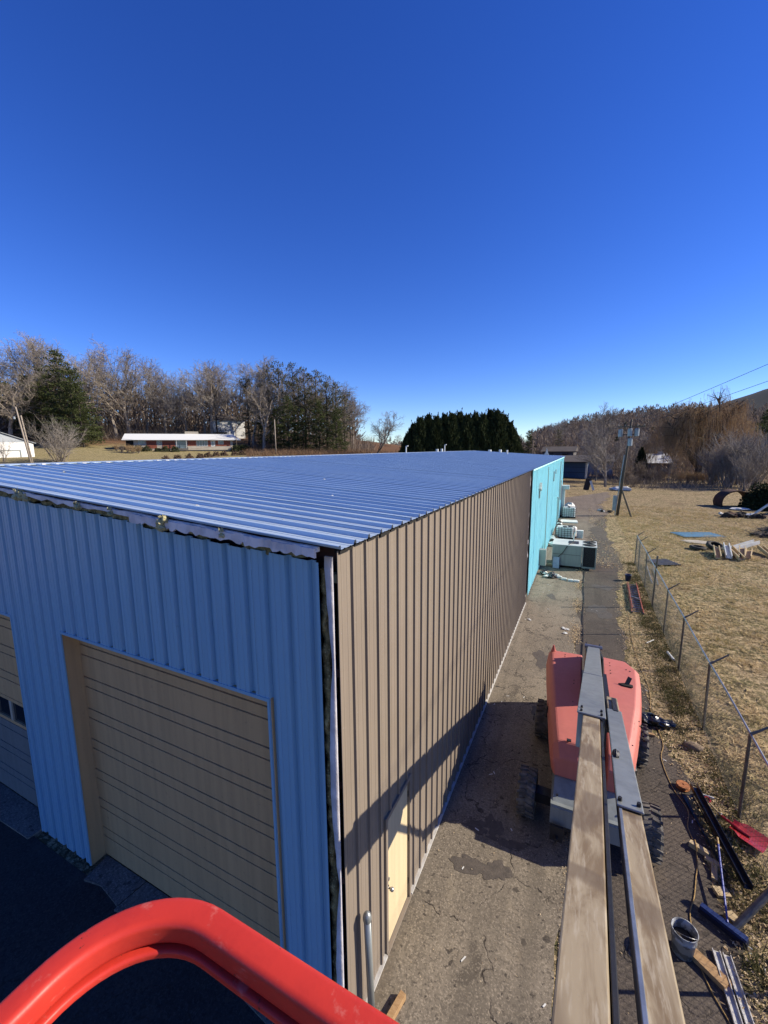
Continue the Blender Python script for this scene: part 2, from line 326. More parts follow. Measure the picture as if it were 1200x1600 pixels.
# ------------------------------------------------------------------ mesh helpers
class MB:
    def __init__(s): s.v = []; s.f = []
    def add(s, vs, fs):
        o = len(s.v); s.v += [tuple(p) for p in vs]; s.f += [tuple(i+o for i in f) for f in fs]; return s
    def box(s, x0, x1, y0, y1, z0, z1):
        return s.add([(x0, y0, z0), (x1, y0, z0), (x1, y1, z0), (x0, y1, z0), (x0, y0, z1), (x1, y0, z1), (x1, y1, z1), (x0, y1, z1)],
                     [(0, 3, 2, 1), (4, 5, 6, 7), (0, 1, 5, 4), (1, 2, 6, 5), (2, 3, 7, 6), (3, 0, 4, 7)])
    def bbox(s, x0, x1, y0, y1, z0, z1, b=.01):
        """box with chamfered vertical and top edges"""
        def ring(z, i): return [(x0+i+b, y0+i, z), (x1-i-b, y0+i, z), (x1-i, y0+i+b, z), (x1-i, y1-i-b, z), (x1-i-b, y1-i, z), (x0+i+b, y1-i, z), (x0+i, y1-i-b, z), (x0+i, y0+i+b, z)]
        vs = ring(z0, 0)+ring(z1-b, 0)+ring(z1, b*.8)
        fs = [tuple(range(7, -1, -1)), tuple(range(16, 24))]
        for k in (0, 8):
            for i in range(8): j = (i+1) % 8; fs.append((k+i, k+j, k+8+j, k+8+i))
        return s.add(vs, fs)
    def beam(s, p, q, w, h, up=(0, 0, 1), taper=1.0):
        p = Vector(p); q = Vector(q); d = (q-p).normalized(); up = Vector(up)
        r = d.cross(up)
        if r.length < 1e-4: r = d.cross(Vector((1, 0, 0)))
        r.normalize(); u = r.cross(d)
        vs = []
        for c, t in ((p, 1), (q, taper)):
            for a, b in ((-1, -1), (1, -1), (1, 1), (-1, 1)): vs.append(c+r*(a*w/2*t)+u*(b*h/2*t))
        return s.add(vs, [(3, 2, 1, 0), (4, 5, 6, 7), (0, 1, 5, 4), (1, 2, 6, 5), (2, 3, 7, 6), (3, 0, 4, 7)])
    def tube(s, pts, r, n=8, cap=True, closed=False):
        pts = [Vector(p) for p in pts]; k = len(pts); rs = r if isinstance(r, (list, tuple)) else [r]*k
        vs = []; ref = None
        for i, p in enumerate(pts):
            if closed: d = pts[(i+1) % k]-pts[i-1]
            else: d = pts[min(i+1, k-1)]-pts[max(i-1, 0)]
            if d.length < 1e-9: d = Vector((0, 0, 1))
            d.normalize()
            if ref is None: ref = Vector((0, 0, 1)) if abs(d.z) < .9 else Vector((1, 0, 0))
            a = d.cross(ref)
            if a.length < 1e-4: a = d.cross(Vector((0, 1, .1)))
            a.normalize(); b = d.cross(a); ref = a.cross(d) if abs(a.cross(d).length) > .1 else ref
            for j in range(n):
                t = 2*math.pi*j/n; vs.append(p+(a*math.cos(t)+b*math.sin(t))*rs[i])
        fs = []
        for i in range(k if closed else k-1):
            i2 = (i+1) % k
            for j in range(n): j2 = (j+1) % n; fs.append((i*n+j, i*n+j2, i2*n+j2, i2*n+j))
        if cap and not closed: fs += [tuple(range(n-1, -1, -1)), tuple((k-1)*n+j for j in range(n))]
        return s.add(vs, fs)
    def spike(s, p, q, r):
        p = Vector(p); q = Vector(q); d = (q-p)
        a = d.cross(Vector((.3, .5, .81)));
        if a.length < 1e-6: a = Vector((1, 0, 0))
        a.normalize(); b = d.normalized().cross(a)
        return s.add([p+a*r, p-a*r*.5+b*r*.87, p-a*r*.5-b*r*.87, q], [(0, 1, 3), (1, 2, 3), (2, 0, 3)])
    def lathe(s, prof, n=16, c=(0, 0, 0), axis='z', close=False):
        vs = []; k = len(prof)
        for i in range(n):
            t = 2*math.pi*i/n; ct, st = math.cos(t), math.sin(t)
            for r, h in prof:
                if axis == 'z': vs.append((c[0]+r*ct, c[1]+r*st, c[2]+h))
                elif axis == 'x': vs.append((c[0]+h, c[1]+r*ct, c[2]+r*st))
                else: vs.append((c[0]+r*st, c[1]+h, c[2]+r*ct))
        fs = []
        for i in range(n):
            i2 = (i+1) % n
            for j in range(k if close else k-1):
                j2 = (j+1) % k; fs.append((i*k+j, i2*k+j, i2*k+j2, i*k+j2))
        return s.add(vs, fs)
    def prism(s, poly, a0, a1, axis='z'):
        n = len(poly); vs = []
        for a in (a0, a1):
            for u, v in poly:
                vs.append((u, v, a) if axis == 'z' else ((u, a, v) if axis == 'y' else (a, u, v)))
        fs = [tuple(range(n-1, -1, -1)), tuple(range(n, 2*n))]
        for i in range(n): j = (i+1) % n; fs.append((i, j, n+j, n+i))
        return s.add(vs, fs)
    def blob(s, c, r, seed=0, n=10, m=7, jit=.18, sq=(1, 1, 1)):
        q = random.Random(seed); vs = []; fs = []
        for i in range(m+1):
            ph = math.pi*i/m
            for j in range(n):
                t = 2*math.pi*j/n; k = r*(1+q.uniform(-jit, jit))
                vs.append((c[0]+k*sq[0]*math.sin(ph)*math.cos(t), c[1]+k*sq[1]*math.sin(ph)*math.sin(t), c[2]+k*sq[2]*math.cos(ph)))
        for i in range(m):
            for j in range(n): j2 = (j+1) % n; fs.append((i*n+j, (i+1)*n+j, (i+1)*n+j2, i*n+j2))
        return s.add(vs, fs)
    def shift(s, d):
        s.v = [(x+d[0], y+d[1], z+d[2]) for x, y, z in s.v]; return s
    def mesh(s, name, mat, smooth=False):
        me = bpy.data.meshes.new(name); me.from_pydata(s.v, [], s.f); me.materials.append(MATS[mat])
        if smooth: me.polygons.foreach_set('use_smooth', [True]*len(me.polygons))
        me.update(); return me

def link(name, me, parent=None, loc=(0, 0, 0)):
    o = bpy.data.objects.new(name, me); col.objects.link(o); o.location = loc
    if parent: o.parent = parent
    return o
def thing(name, label, cat, loc=(0, 0, 0), rz=0, group=None):
    o = bpy.data.objects.new(name, None); col.objects.link(o); o.empty_display_size = .2
    o.location = loc; o.rotation_euler = (0, 0, rz); o['label'] = label; o['category'] = cat
    if group: o['group'] = group
    return o
def part(name, mb, mat, parent, smooth=False, label=None, kind=None, origin=None):
    if origin is not None: mb.shift((-origin[0], -origin[1], -origin[2]))
    o = link(name, mb.mesh(name, mat, smooth) if isinstance(mb, MB) else mb, parent)
    if label: o['label'] = label
    if kind: o['kind'] = kind
    return o
def single(name, mb, mat, label, cat, loc=(0, 0, 0), rz=0, group=None, smooth=False):
    o = link(name, mb.mesh(name, mat, smooth) if isinstance(mb, MB) else mb, None, loc); o.rotation_euler = (0, 0, rz)
    o['label'] = label; o['category'] = cat
    if group: o['group'] = group
    return o
def struct(name, me): o = link(name, me); o['kind'] = 'structure'; return o
def stuff(name, me, label, cat, parent=None):
    o = link(name, me, parent); o['kind'] = 'stuff'
    if label: o['label'] = label
    if parent is None: o['category'] = cat
    return o
def npmesh(name, V, F, mat):
    V = np.asarray(V, np.float32); F = np.asarray(F, np.int32); k = F.shape[1]
    me = bpy.data.meshes.new(name); me.vertices.add(len(V)); me.vertices.foreach_set('co', V.ravel())
    me.loops.add(F.size); me.loops.foreach_set('vertex_index', F.ravel())
    me.polygons.add(len(F)); me.polygons.foreach_set('loop_start', np.arange(0, F.size, k, dtype=np.int32))
    me.update(calc_edges=True); me.validate(); me.materials.append(MATS[mat]); return me
def copy_tree(o, parent=None, loc=None, rz=None, sc=None):
    c = o.copy(); col.objects.link(c); c.parent = parent
    if loc is not None: c.location = loc
    if rz is not None: c.rotation_euler = (0, 0, rz)
    if sc is not None: c.scale = sc
    for ch in list(o.children): copy_tree(ch, c)
    return c
ORD = ['first', 'second', 'third', 'fourth', 'fifth', 'sixth', 'seventh', 'eighth', 'ninth', 'tenth', 'eleventh', 'twelfth', 'thirteenth', 'fourteenth', 'fifteenth', 'sixteenth', 'seventeenth', 'eighteenth', 'nineteenth', 'twentieth']
for _t, _n in (('twenty', 20), ('thirty', 30), ('forty', 40)):
    for _i in range(_n+1, _n+10): ORD.append('%s-%s' % (_t, ORD[_i-_n-1]))
    ORD.append({20: 'thirtieth', 30: 'fortieth', 40: 'fiftieth'}[_n])
nrg = np.random.default_rng(11)

# ================================================================== SETTING
def grid_axis(parts):
    a = []
    for lo, hi, st in parts: a += list(np.arange(lo, hi, st))
    a.append(parts[-1][1]); return np.array(a)
gx = grid_axis([(-1500, -400, 100), (-400, -180, 12), (-180, -30, 3), (-30, 40, 1.5), (40, 120, 4), (120, 400, 14), (400, 1800, 100)])
gy = grid_axis([(-300, -60, 40), (-60, 0, 6), (0, 110, 1.6), (110, 220, 4), (220, 460, 10), (460, 2200, 60)])
GX, GY = np.meshgrid(gx, gy); GZ = terrain(GX, GY)-0.004
V = np.stack([GX.ravel(), GY.ravel(), GZ.ravel()], 1)
nx, ny = len(gx), len(gy); ii = (np.arange(ny-1)[:, None]*nx+np.arange(nx-1)[None]).ravel()
ground = struct('ground', npmesh('ground', V, np.stack([ii, ii+1, ii+nx+1, ii+nx], 1), 'ground_grass'))
ground.data.polygons.foreach_set('use_smooth', [True]*len(ground.data.polygons))

def ragged_sheet(name, mat, left, right, y0, y1, z, step=.25, jl=0.0, jr=.15, seed=1, nseg=5):
    q = random.Random(seed); vs = []; fs = []; y = y0; k = 0; n = nseg+1
    while True:
        l = np.interp(y, [a for a, b in left], [b for a, b in left])+q.uniform(-jl, jl)
        r = np.interp(y, [a for a, b in right], [b for a, b in right])+q.uniform(-jr, jr)+(.12*math.sin(y*1.7+seed) if jr else 0)
        for i in range(n): vs.append((l+(r-l)*i/nseg, y, z))
        if k:
            for i in range(nseg): fs.append(((k-1)*n+i, (k-1)*n+i+1, k*n+i+1, k*n+i))
        k += 1
        if y >= y1: break
        y = min(y+step, y1)
    m = MB().add(vs, fs); return struct(name, m.mesh(name, mat))
ragged_sheet('concrete_apron', 'apron_concrete', [(0, -2.6)], [(0, .12)], 2.2, 34, .008, jr=.03, seed=2)
ragged_sheet('asphalt_lane', 'lane_asphalt', [(0, .05)], [(-3, 2.3), (5.5, 2.3), (8, 2.5), (10, 2.45), (12, 2.1), (17, 1.72), (22, 1.75), (27, 2.2), (30, 2.5), (40, 1.9), (48, 2.2)], -3, 50, .004, jr=.12, seed=3)
ragged_sheet('gravel_road', 'far_road', [(0, -2.6), (50, -2.6), (51, -6), (60, -12), (80, -14)], [(30, .3), (44, .9), (52, 2.6), (60, 2.0), (70, 3.5), (80, 3.6)], 33.5, 80, .012, jr=.3, seed=4, nseg=8)
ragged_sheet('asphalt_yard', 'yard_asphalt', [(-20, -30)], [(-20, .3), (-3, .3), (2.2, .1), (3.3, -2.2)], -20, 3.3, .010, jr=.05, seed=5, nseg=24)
# apron slab pieces under the roller doors
for i, (x0, x1, y0) in enumerate([(-7.42, -6.35, 3.22), (-6.33, -5.2, 3.15), (-5.18, -3.2, 3.2), (-13.3, -11.2, 3.2), (-11.18, -9.1, 3.24)]):
    m = MB(); q = random.Random(i)
    m.prism([(x0, 3.66), (x0+q.uniform(-.1, .1), y0), (x0+.4*(x1-x0), y0+q.uniform(-.08, .12)), (x1-q.uniform(0, .15), y0+q.uniform(-.05, .1)), (x1, 3.66)], -.05, .045)
    o = struct('concrete_sill', m.mesh('concrete_sill', 'concrete'))

# ================================================================== WAREHOUSE
PITCH = .3048
KEY = [(-.5, 0), (-.123, 0), (-.05, 1), (.05, 1), (.123, 0), (.28, 0), (.305, .13), (.35, .13), (.375, 0)]
KEYS = [(-.100, 0), (-.058, 1), (.058, 1), (.100, 0), (.27, 0), (.295, .13), (.345, .13), (.37, 0), (.63, 0), (.655, .13), (.705, .13), (.73, 0)]
RIBH = .044
KEYS_REV = [(-.165, 0), (-.095, 1), (.095, 1), (.165, 0), (.32, 0), (.335, .1), (.37, .1), (.385, 0), (.615, 0), (.63, .1), (.665, .1), (.68, 0)]
def rib_profile(u0, u1, phase, rev=False):
    KEYS = KEYS_REV if rev else globals()['KEYS']
    us = {u0, u1}
    n0 = int(math.floor((u0-phase)/PITCH))-1; n1 = int(math.ceil((u1-phase)/PITCH))+1
    for n in range(n0, n1):
        for k, h in KEYS:
            u = phase+(n+k)*PITCH
            if u0 < u < u1: us.add(u)
    us = sorted(us)
    def hh(u):
        t = ((u-phase)/PITCH) % 1.0
        k0 = KEYS[0][0]; xs = [k for k, h in KEYS]+[1+k0]; ys = [h for k, h in KEYS]+[0]
        if t > 1+k0: t -= 1
        v = float(np.interp(t, xs, ys)); return -v*RIBH*1.15 if rev else v*RIBH
    return [(u, hh(u)) for u in us]
def sheet(u0, u1, phase, top, bot=0.0, nseg=1, lift=0.0, wav=0.0, seed=0, rev=False):
    """ribbed sheet: u across, length along second axis, h out; top may be a function of u"""
    m = MB(); pr = rib_profile(u0, u1, phase, rev); k = len(pr); q = random.Random(seed)
    vs = []
    for i in range(nseg+1):
        for u, h in pr:
            tp = top(u) if callable(top) else top
            vs.append((u, bot+(tp-bot)*i/nseg, h+lift+(q.uniform(-wav, wav) if wav else 0)))
    fs = [(i*k+j, i*k+j+1, (i+1)*k+j+1, (i+1)*k+j) for i in range(nseg) for j in range(k-1)]
    m.add(vs, fs)
    # the folded back edge gives the sheet a visible thickness
    t = .004
    b = len(m.v); m.v += [(u, bot+((top(u) if callable(top) else top)-bot), h+lift-t) for u, h in pr]
    m.f += [(nseg*k+j, nseg*k+j+1, b+j+1, b+j) for j in range(k-1)]
    return m

WX = -2.19; WY = 3.42; EZ = 6.36; RX = -12.2; RZ = 6.99; LX = -22.21; FARY = 50.4
SL = (RZ-EZ)/(WX-RX)
def roofz(x): return EZ+SL*(WX-x) if x > RX else RZ-SL*(RX-x)
wh = thing('metal_warehouse', 'long metal warehouse with blue roof, blue front and brown side wall', 'warehouse', (0, 0, 0))

# side wall: brown sheets
side = part('side_wall', MB().box(WX-.16, WX-.13, 3.66, FARY, .02, 6.2), 'black_gap', wh, label='long side wall, brown sheets near and pale blue sheets beyond')
side_front = []
def to_side(m):  # u->Y, length->Z, h->+X
    m.v = [(WX-.030+h*.66, u, z) for u, z, h in m.v]; return m
ph = 3.455
edges = [ph-.02+.9144*i for i in range(19)]
for i in range(18):
    a, b = edges[i], edges[i+1]
    if i == 1:
        for u0, u1, z0 in ((a, 4.50, .05), (4.50, b, 2.27)): part('wall_panel', to_side(sheet(u0, u1-.001, ph, 6.31, z0)), 'tan_paint', side)
    elif i == 2:
        for u0, u1, z0 in ((a, 5.42, 2.27), (5.42, b, .05)): part('wall_panel', to_side(sheet(u0, u1-.001, ph, 6.31, z0)), 'tan_paint', side)
    else:
        part('wall_panel', to_side(sheet(a, b-.001, ph, 6.31, .05, lift=.0012*(i % 2))), 'tan_paint', side)
TANEND = edges[18]
# pale blue sheets
k = 0; y = 20.55; 
first = None
while y < FARY-.3:
    w = min(.9144, FARY-y)
    q = random.Random(k)
    part('wall_panel', to_side(sheet(y, y+w-.002, y, 6.30-.0*k, .12, nseg=1, lift=q.uniform(-.012, .006))), 'cyan_paint', side)
    y += w; k += 1
m = MB()
q = random.Random(3)
for zz in (.9, 2.2, 3.3, 4.3, 5.4):
    for n in range(0, 58):
        yy = ph+.06+n*PITCH
        if 4.45 < yy < 5.5 and zz < 2.3: continue
        m.box(WX-.036, WX-.026, yy-.009+q.uniform(-.01, .01), yy+.009, zz-.009, zz+.009)
part('screw_row', m, 'screw_head', wh, kind='stuff')
part('base_trim', MB().box(WX-.06, WX+.02, 3.45, 4.49, .015, .05).box(WX-.06, WX+.02, 5.43, TANEND, .015, .05), 'trim_white', wh)
# eave closure, dark and ragged
q = random.Random(9); m = MB()
for n in range(0, 57):
    y0 = 3.44+n*PITCH
    m.box(WX-.05, WX+.012+q.uniform(0, .015), y0+.02, y0+PITCH-.03, 6.285+q.uniform(-.015, .01), 6.345)
part('eave_closure', m, 'black_gap', wh)
part('eave_gutter', MB().box(WX-.05, WX+.03, 20.5, FARY, 6.25, 6.335), 'cyan_paint', wh)

# strip of torn insulation where the brown sheets stop
q = random.Random(5)
def ragged_strip(x, y0, y1, z0, z1, jit, n, seed, th=.03):
    q = random.Random(seed); m = MB(); vs = []; fs = []
    for i in range(n+1):
        z = z0+(z1-z0)*i/n
        a = y0+q.uniform(-jit, jit); b = y1+q.uniform(-jit, jit); xx = x+q.uniform(-.02, .02)
        vs += [(xx, a, z), (xx+th, a+.02, z), (xx+th, b-.02, z), (xx, b, z)]
        if i:
            o = 4*(i-1)
            for j in range(4): j2 = (j+1) % 4; fs.append((o+j, o+j2, o+4+j2, o+4+j))
    fs += [(0, 1, 2, 3), (4*n+3, 4*n+2, 4*n+1, 4*n)]
    return m.add(vs, fs)
part('insulation_strip', ragged_strip(WX-.06, TANEND-.02, TANEND+.10, .2, 6.25, .05, 40, 2), 'vinyl_white', wh)
part('insulation_strip', ragged_strip(WX-.1, TANEND+.06, TANEND+.3, .15, 6.25, .08, 40, 3), 'insulation', wh)

# front wall
front = part('front_wall', MB().box(LX+.15, -13.5, 3.60, 3.63, .02, 6.0).box(-9.05, -7.5, 3.60, 3.63, .02, 6.0).box(-3.17, -2.5, 3.60, 3.63, .02, 5.7)
             .box(-13.5, -9.05, 3.60, 3.63, 4.45, 6.0).box(-7.5, -3.17, 3.60, 3.63, 4.45, 5.9), 'black_gap', wh, label='shaded blue ribbed front wall')
def to_front(m):  # u -> X, length->Z, h -> -Y
    m.v = [(u, WY+.035-h, z) for u, z, h in m.v]; m.f = [f[::-1] for f in m.f]; return m
fx = -2.41; D1 = (-7.50, -3.17); D2 = (-13.45, -9.05); DH = 4.42
q = random.Random(12); i = 0
while fx > LX+.1:
    x0 = max(fx-.9144, LX); x1 = fx-.001
    gap = .20+q.uniform(-.03, .04)
    top = lambda u, g=gap: roofz(u)-g
    cuts = []
    for d0, d1 in (D1, D2):
        for e in (d0, d1):
            if x0 < e < x1: cuts.append(e)
    cs = [x0]+sorted(cuts)+[x1]
    for a, b in zip(cs[:-1], cs[1:]):
        mid = (a+b)/2; over = any(d0 < mid < d1 for d0, d1 in (D1, D2))
        part('wall_panel', to_front(sheet(a, b, -2.50, top, DH if over else .06, lift=.036+.0012*(i % 2), nseg=1, rev=True)), 'blue_paint', front)
    fx -= .9144; i += 1
# ragged dirt-stained upper edge, torn insulation and white vinyl under the roof edge
q = random.Random(21)
def rake_strip(x0, x1, dz0, dz1, y, th, jit, n, seed, wavy=.02):
    q = random.Random(seed); m = MB(); vs = []; fs = []
    for i in range(n+1):
        x = x0+(x1-x0)*i/n; zt = roofz(x)+dz1+q.uniform(-jit, jit)*.3; zb = roofz(x)+dz0+q.uniform(-jit, jit); yy = y+q.uniform(-wavy, wavy)
        vs += [(x, yy, zb), (x, yy+th, zb), (x, yy+th, zt), (x, yy, zt)]
        if i:
            o = 4*(i-1)
            for j in range(4): j2 = (j+1) % 4; fs.append((o+j, o+4+j, o+4+j2, o+j2))
    fs += [(3, 2, 1, 0), (4*n, 4*n+1, 4*n+2, 4*n+3)]
    return m.add(vs, fs)
part('insulation_strip', rake_strip(-21.9, -2.6, -.215, -.13, 3.47, .1, .075, 150, 4), 'insulation', wh)
part('vinyl_facing', rake_strip(-5.2, -2.36, -.115, -.02, 3.285, .03, .022, 60, 9, .014), 'vinyl_white', wh)
part('vinyl_facing', rake_strip(-21.9, -2.34, -.072, -.010, 3.305, .04, .024, 130, 6, .012), 'vinyl_white', wh)
part('rake_beam', MB().beam((-2.3, 3.7, roofz(-2.3)-.2), (RX, 3.7, RZ-.2), .1, .25).beam((LX+.2, 3.7, roofz(LX+.2)-.2), (RX, 3.7, RZ-.2), .1, .25), 'girt_red', wh)
# grey dust line along the top of the front sheets
for (x, s) in ((-4.55, 1.0), (-6.35, .5), (-7.85, 1.1), (-5.6, .25), (-3.6, .25)):
    m = MB()
    for j in range(9): m.blob((x+rnd.uniform(-.1, .1)*s, 3.30+rnd.uniform(-.04, .03), roofz(x)-.06+rnd.uniform(-.06, .05)*s), .035*s+.012, seed=j, n=6, m=4, jit=.35)
    for j in range(5):
        p = Vector((x+rnd.uniform(-.08, .08)*s, 3.28, roofz(x)-.02)); m.spike(p, p+Vector((rnd.uniform(-.05, .05), rnd.uniform(-.03, .03), rnd.uniform(.04, .1)))*max(s, .5), .018)
    part('insulation_tuft', m, 'insulation_pale', wh)
# open corner: insulation, girts, vinyl edge
m = MB(); q = random.Random(31)
vs = []; fs = []; n = 60
for i in range(n+1):
    z = .05+6.05*i/n; a = -2.425+q.uniform(-.005, .01); b = -2.345+q.uniform(-.03, .035); yy = 3.47+q.uniform(-.03, .03)
    vs += [(a, yy+.04, z), (a, yy, z), (b, yy+q.uniform(-.02, .02), z), (b, yy+.12, z)]
    if i:
        o = 4*(i-1)
        for j in range(4): j2 = (j+1) % 4; fs.append((o+j, o+j2, o+4+j2, o+4+j))
fs += [(0, 1, 2, 3), (4*n+3, 4*n+2, 4*n+1, 4*n)]
part('insulation_strip', m.add(vs, fs), 'insulation', wh, smooth=True)
m = MB(); vs = []; fs = []; n = 48
for i in range(n+1):
    z = .05+6.2*i/n; w = .020+.075*abs(math.sin(z*1.15+.4))**.8*(1 if z > .5 else .4)+q.uniform(-.004, .004)
    vs += [(WX-.045-w, 3.405+q.uniform(-.006, .006), z), (WX-.045, 3.40, z), (WX-.045, 3.43, z), (WX-.045-w, 3.43, z)]
    if i:
        o = 4*(i-1)
        for j in range(4): j2 = (j+1) % 4; fs.append((o+j, o+j2, o+4+j2, o+4+j))
fs += [(0, 1, 2, 3), (4*n+3, 4*n+2, 4*n+1, 4*n)]
part('vinyl_facing', m.add(vs, fs), 'vinyl_white', wh, smooth=True)
part('corner_post', MB().box(-2.6, -2.32, 3.78, 3.84, .02, 6.1).box(-2.32, -2.26, 3.6, 3.84, .02, 6.15), 'black_gap', wh)
for zz in (1.25, 2.3, 3.55, 4.9, 5.95): part('girt', MB().box(-2.43, -2.245, 3.50, 3.58, zz, zz+.09), 'girt_red' if zz != 5.95 else 'insulation_pale', wh)

# roof sheets
ro = part('roof', MB().beam((WX+.02, 27, EZ-.06), (RX, 27, RZ-.06), .01, .02), 'girt_red', wh, label='blue-grey ribbed metal roof with low ridge')
Lr = math.hypot(RX-(WX+.10), RZ-EZ+.006); pan = sheet(0, .9144, .02, Lr, 0, nseg=1)
def slope_mesh(side_):
    m = sheet(0, .9136, .02, Lr, 0, nseg=1); ang = math.atan(SL); m2 = MB()
    vs = []
    for u, l, h in m.v:
        if side_ > 0: vs.append((WX+.10-l*math.cos(ang)+h*math.sin(ang), u, EZ-.006+l*math.sin(ang)+h*math.cos(ang)+.004))
        else: vs.append((LX-.10+l*math.cos(ang)-h*math.sin(ang), u, EZ-.006+l*math.sin(ang)+h*math.cos(ang)+.004))
    fs = m.f if side_ > 0 else [f[::-1] for f in m.f]
    m2.v = vs; m2.f = list(fs); return m2
me_r = slope_mesh(1).mesh('roof_panel', 'roof_metal'); me_l = slope_mesh(-1).mesh('roof_panel', 'roof_metal')
y = 3.30; n = 0
while y < FARY:
    o = link('roof_panel', me_r, ro, (0, y, rnd.uniform(-.002, .002))); o = link('roof_panel', me_l, ro, (0, y, rnd.uniform(-.002, .002))); y += .9144; n += 1
ROOFEND = y
part('ridge_cap', MB().prism([(RX-.2, RZ+.02), (RX, RZ+.045), (RX+.2, RZ+.02), (RX+.2, RZ+.03), (RX, RZ+.055), (RX-.2, RZ+.03)], 3.3, ROOFEND, 'y'), 'roof_metal', wh)
m = MB(); q = random.Random(8)
for n in range(150):
    yy = 3.35+n*PITCH
    if q.random() < .6 and yy < 34: w0 = q.uniform(.05, .14); m.box(RX+.19, RX+.225, yy+.06, yy+.06+w0, RZ+.012, RZ+.03+q.uniform(0, .012))
part('ridge_closure', m, 'trim_white', wh, kind='stuff')
part('far_wall', MB().prism([(WX-.05, 0), (WX-.05, 6.3), (RX, 6.9), (LX+.05, 6.3), (LX+.05, 0)], FARY-.05, FARY, 'y'), 'cyan_paint', wh)
part('rear_side_wall', MB().box(LX, LX+.04, 3.45, FARY-.06, 0, 6.3), 'blue_paint', wh)
# small roof fittings
def roof_vent(x, y, h, r, cap=True):
    m = MB(); z = roofz(x); m.tube([(x, y, z-.05), (x, y, z+h)], r, 8)
    if cap: m.tube([(x, y, z+h), (x+.18, y-.05, z+h+.02)], r*.9, 6)
    return m
for x, y, h, r, c in ((-12.6, 30, .55, .05, True), (-12.5, 37.2, .3, .13, False), (-12.5, 38.6, .33, .11, False), (-12.6, 39.8, .7, .05, True), (-7.4, 44.6, .42, .09, False), (-9, 49.5, .35, .16, False), (-10.5, 51, .25, .2, False)):
    part('roof_vent', roof_vent(x, y, h, r, c), 'white_plastic', wh)
part('flashing', MB().prism([(-4.35, 0), (-4.1, .35), (-4.0, .85), (-3.85, .3), (-3.7, 0)], 49.9, 49.93, 'y').shift((0, 0, roofz(-4.1)-.02)), 'trim_white', wh)
# scraps lying on the roof sheets
q = random.Random(77)
for i in range(16):
    y = q.choice([q.uniform(3.5, 9), q.uniform(3.5, 30)]); x = q.uniform(-11.5, -2.6); m = MB(); r = q.uniform(.012, .03)
    m.blob((x, y, roofz(x)+.02), r, seed=i, n=5, m=3, jit=.4, sq=(1.6, 1.2, .6)); 
    single('scrap', m, 'white_plastic', 'small white scrap lying on the blue roof sheets', 'scrap', group='white scraps on the roof')

# man door
md = part('entry_door', MB().bbox(WX-.075, WX-.035, 4.56, 5.36, .06, 2.20, .006), 'cream_door', wh, label='cream slab door in the brown wall')
part('door_frame', MB().box(WX-.09, WX+.005, 4.50, 4.555, .03, 2.27).box(WX-.09, WX+.005, 5.365, 5.42, .03, 2.27).box(WX-.09, WX+.005, 4.555, 5.365, 2.205, 2.27), 'tan_paint', md)
m = MB(); m.lathe([(.0, .09), (.024, .085), (.033, .06), (.024, .035), (.012, .03), (.012, 0), (.035, 0), (.035, -.006)], 12, (WX-.035, 4.63, 1.02), 'x')
part('door_knob', m, 'alu', md, smooth=True)
part('deadbolt', MB().lathe([(0, .025), (.022, .02), (.025, 0)], 10, (WX-.035, 4.63, 1.17), 'x'), 'alu', md)
for zz in (.3, 1.1, 1.9): part('hinge', MB().tube([(WX-.028, 5.362, zz), (WX-.028, 5.362, zz+.1)], .011, 6), 'dark_steel', md)
part('door_sill', MB().box(WX-.09, WX+.02, 4.50, 5.42, .01, .045), 'tan_paint', md)

# roller doors
def overhead(x0, x1, windows, lab):
    Y = 3.69
    od = part('overhead_door', MB().box(x0, x1, Y+.05, Y+.06, .05, DH), 'black_gap', wh, label=lab)
    z = .05; hsec = .582; k = 0
    prof = [(0, .03), (.006, -.02), (.383, -.02), (.387, .012), (.403, .012), (.407, -.02), (.562, -.02), (.568, .03), (.582, .03)]
    while z < DH-.05:
        h = min(hsec, DH+.2-z); mt = 'door_paint'
        if windows and k == 3:
            m = MB(); m.box(x0, x1, Y-.02, Y+.04, z, z+.07).box(x0, x1, Y-.02, Y+.04, z+.50, z+.575)
            sec = part('door_section', m, mt, od)
            nw = 7; ww = (x1-x0)/nw
            for j in range(nw+1):
                sec_m = MB().box(max(x0, x0+j*ww-.045), min(x1, x0+j*ww+.045), Y-.02, Y+.04, z+.07, z+.50); part('mullion', sec_m, 'cream_wall' if 0 < j < nw else mt, od)
            for j in range(nw): part('window_pane', MB().box(x0+j*ww+.045, x0+(j+1)*ww-.045, Y+.01, Y+.02, z+.07, z+.50), 'glass_dark', od)
        else:
            vs = []; fs = []
            for xx in (x0, x1):
                for a, b in prof: vs.append((xx, Y+b, z+min(a, h)))
            n = len(prof); fs = [(j, n+j, n+j+1, j+1) for j in range(n-1)]
            part('door_section', MB().add(vs, fs), 'lower_door_paint' if (windows and k < 3) else mt, od)
        z += hsec; k += 1
    # lining of the opening
    for xa, xb in ((x0-.03, x0+.005), (x1-.005, x1+.03)): part('door_jamb', MB().box(xa, xb, WY+.01, Y+.1, .02, DH), 'door_paint', od)
    part('door_head', MB().box(x0-.03, x1+.03, WY+.01, Y+.1, DH-.005, DH+.03), 'door_paint', od)
    part('edge_trim', MB().box(x0-.012, x0+.02, WY-.012, WY+.01, .05, DH+.03).box(x1-.02, x1+.012, WY-.012, WY+.01, .05, DH+.03).box(x0+.02, x1-.02, WY-.012, WY+.01, DH-.012, DH+.03), 'blue_paint', od)
overhead(*D1, False, 'plain brown sectional door with closed sections')
overhead(*D2, True, 'brown sectional door with a row of dark windows')
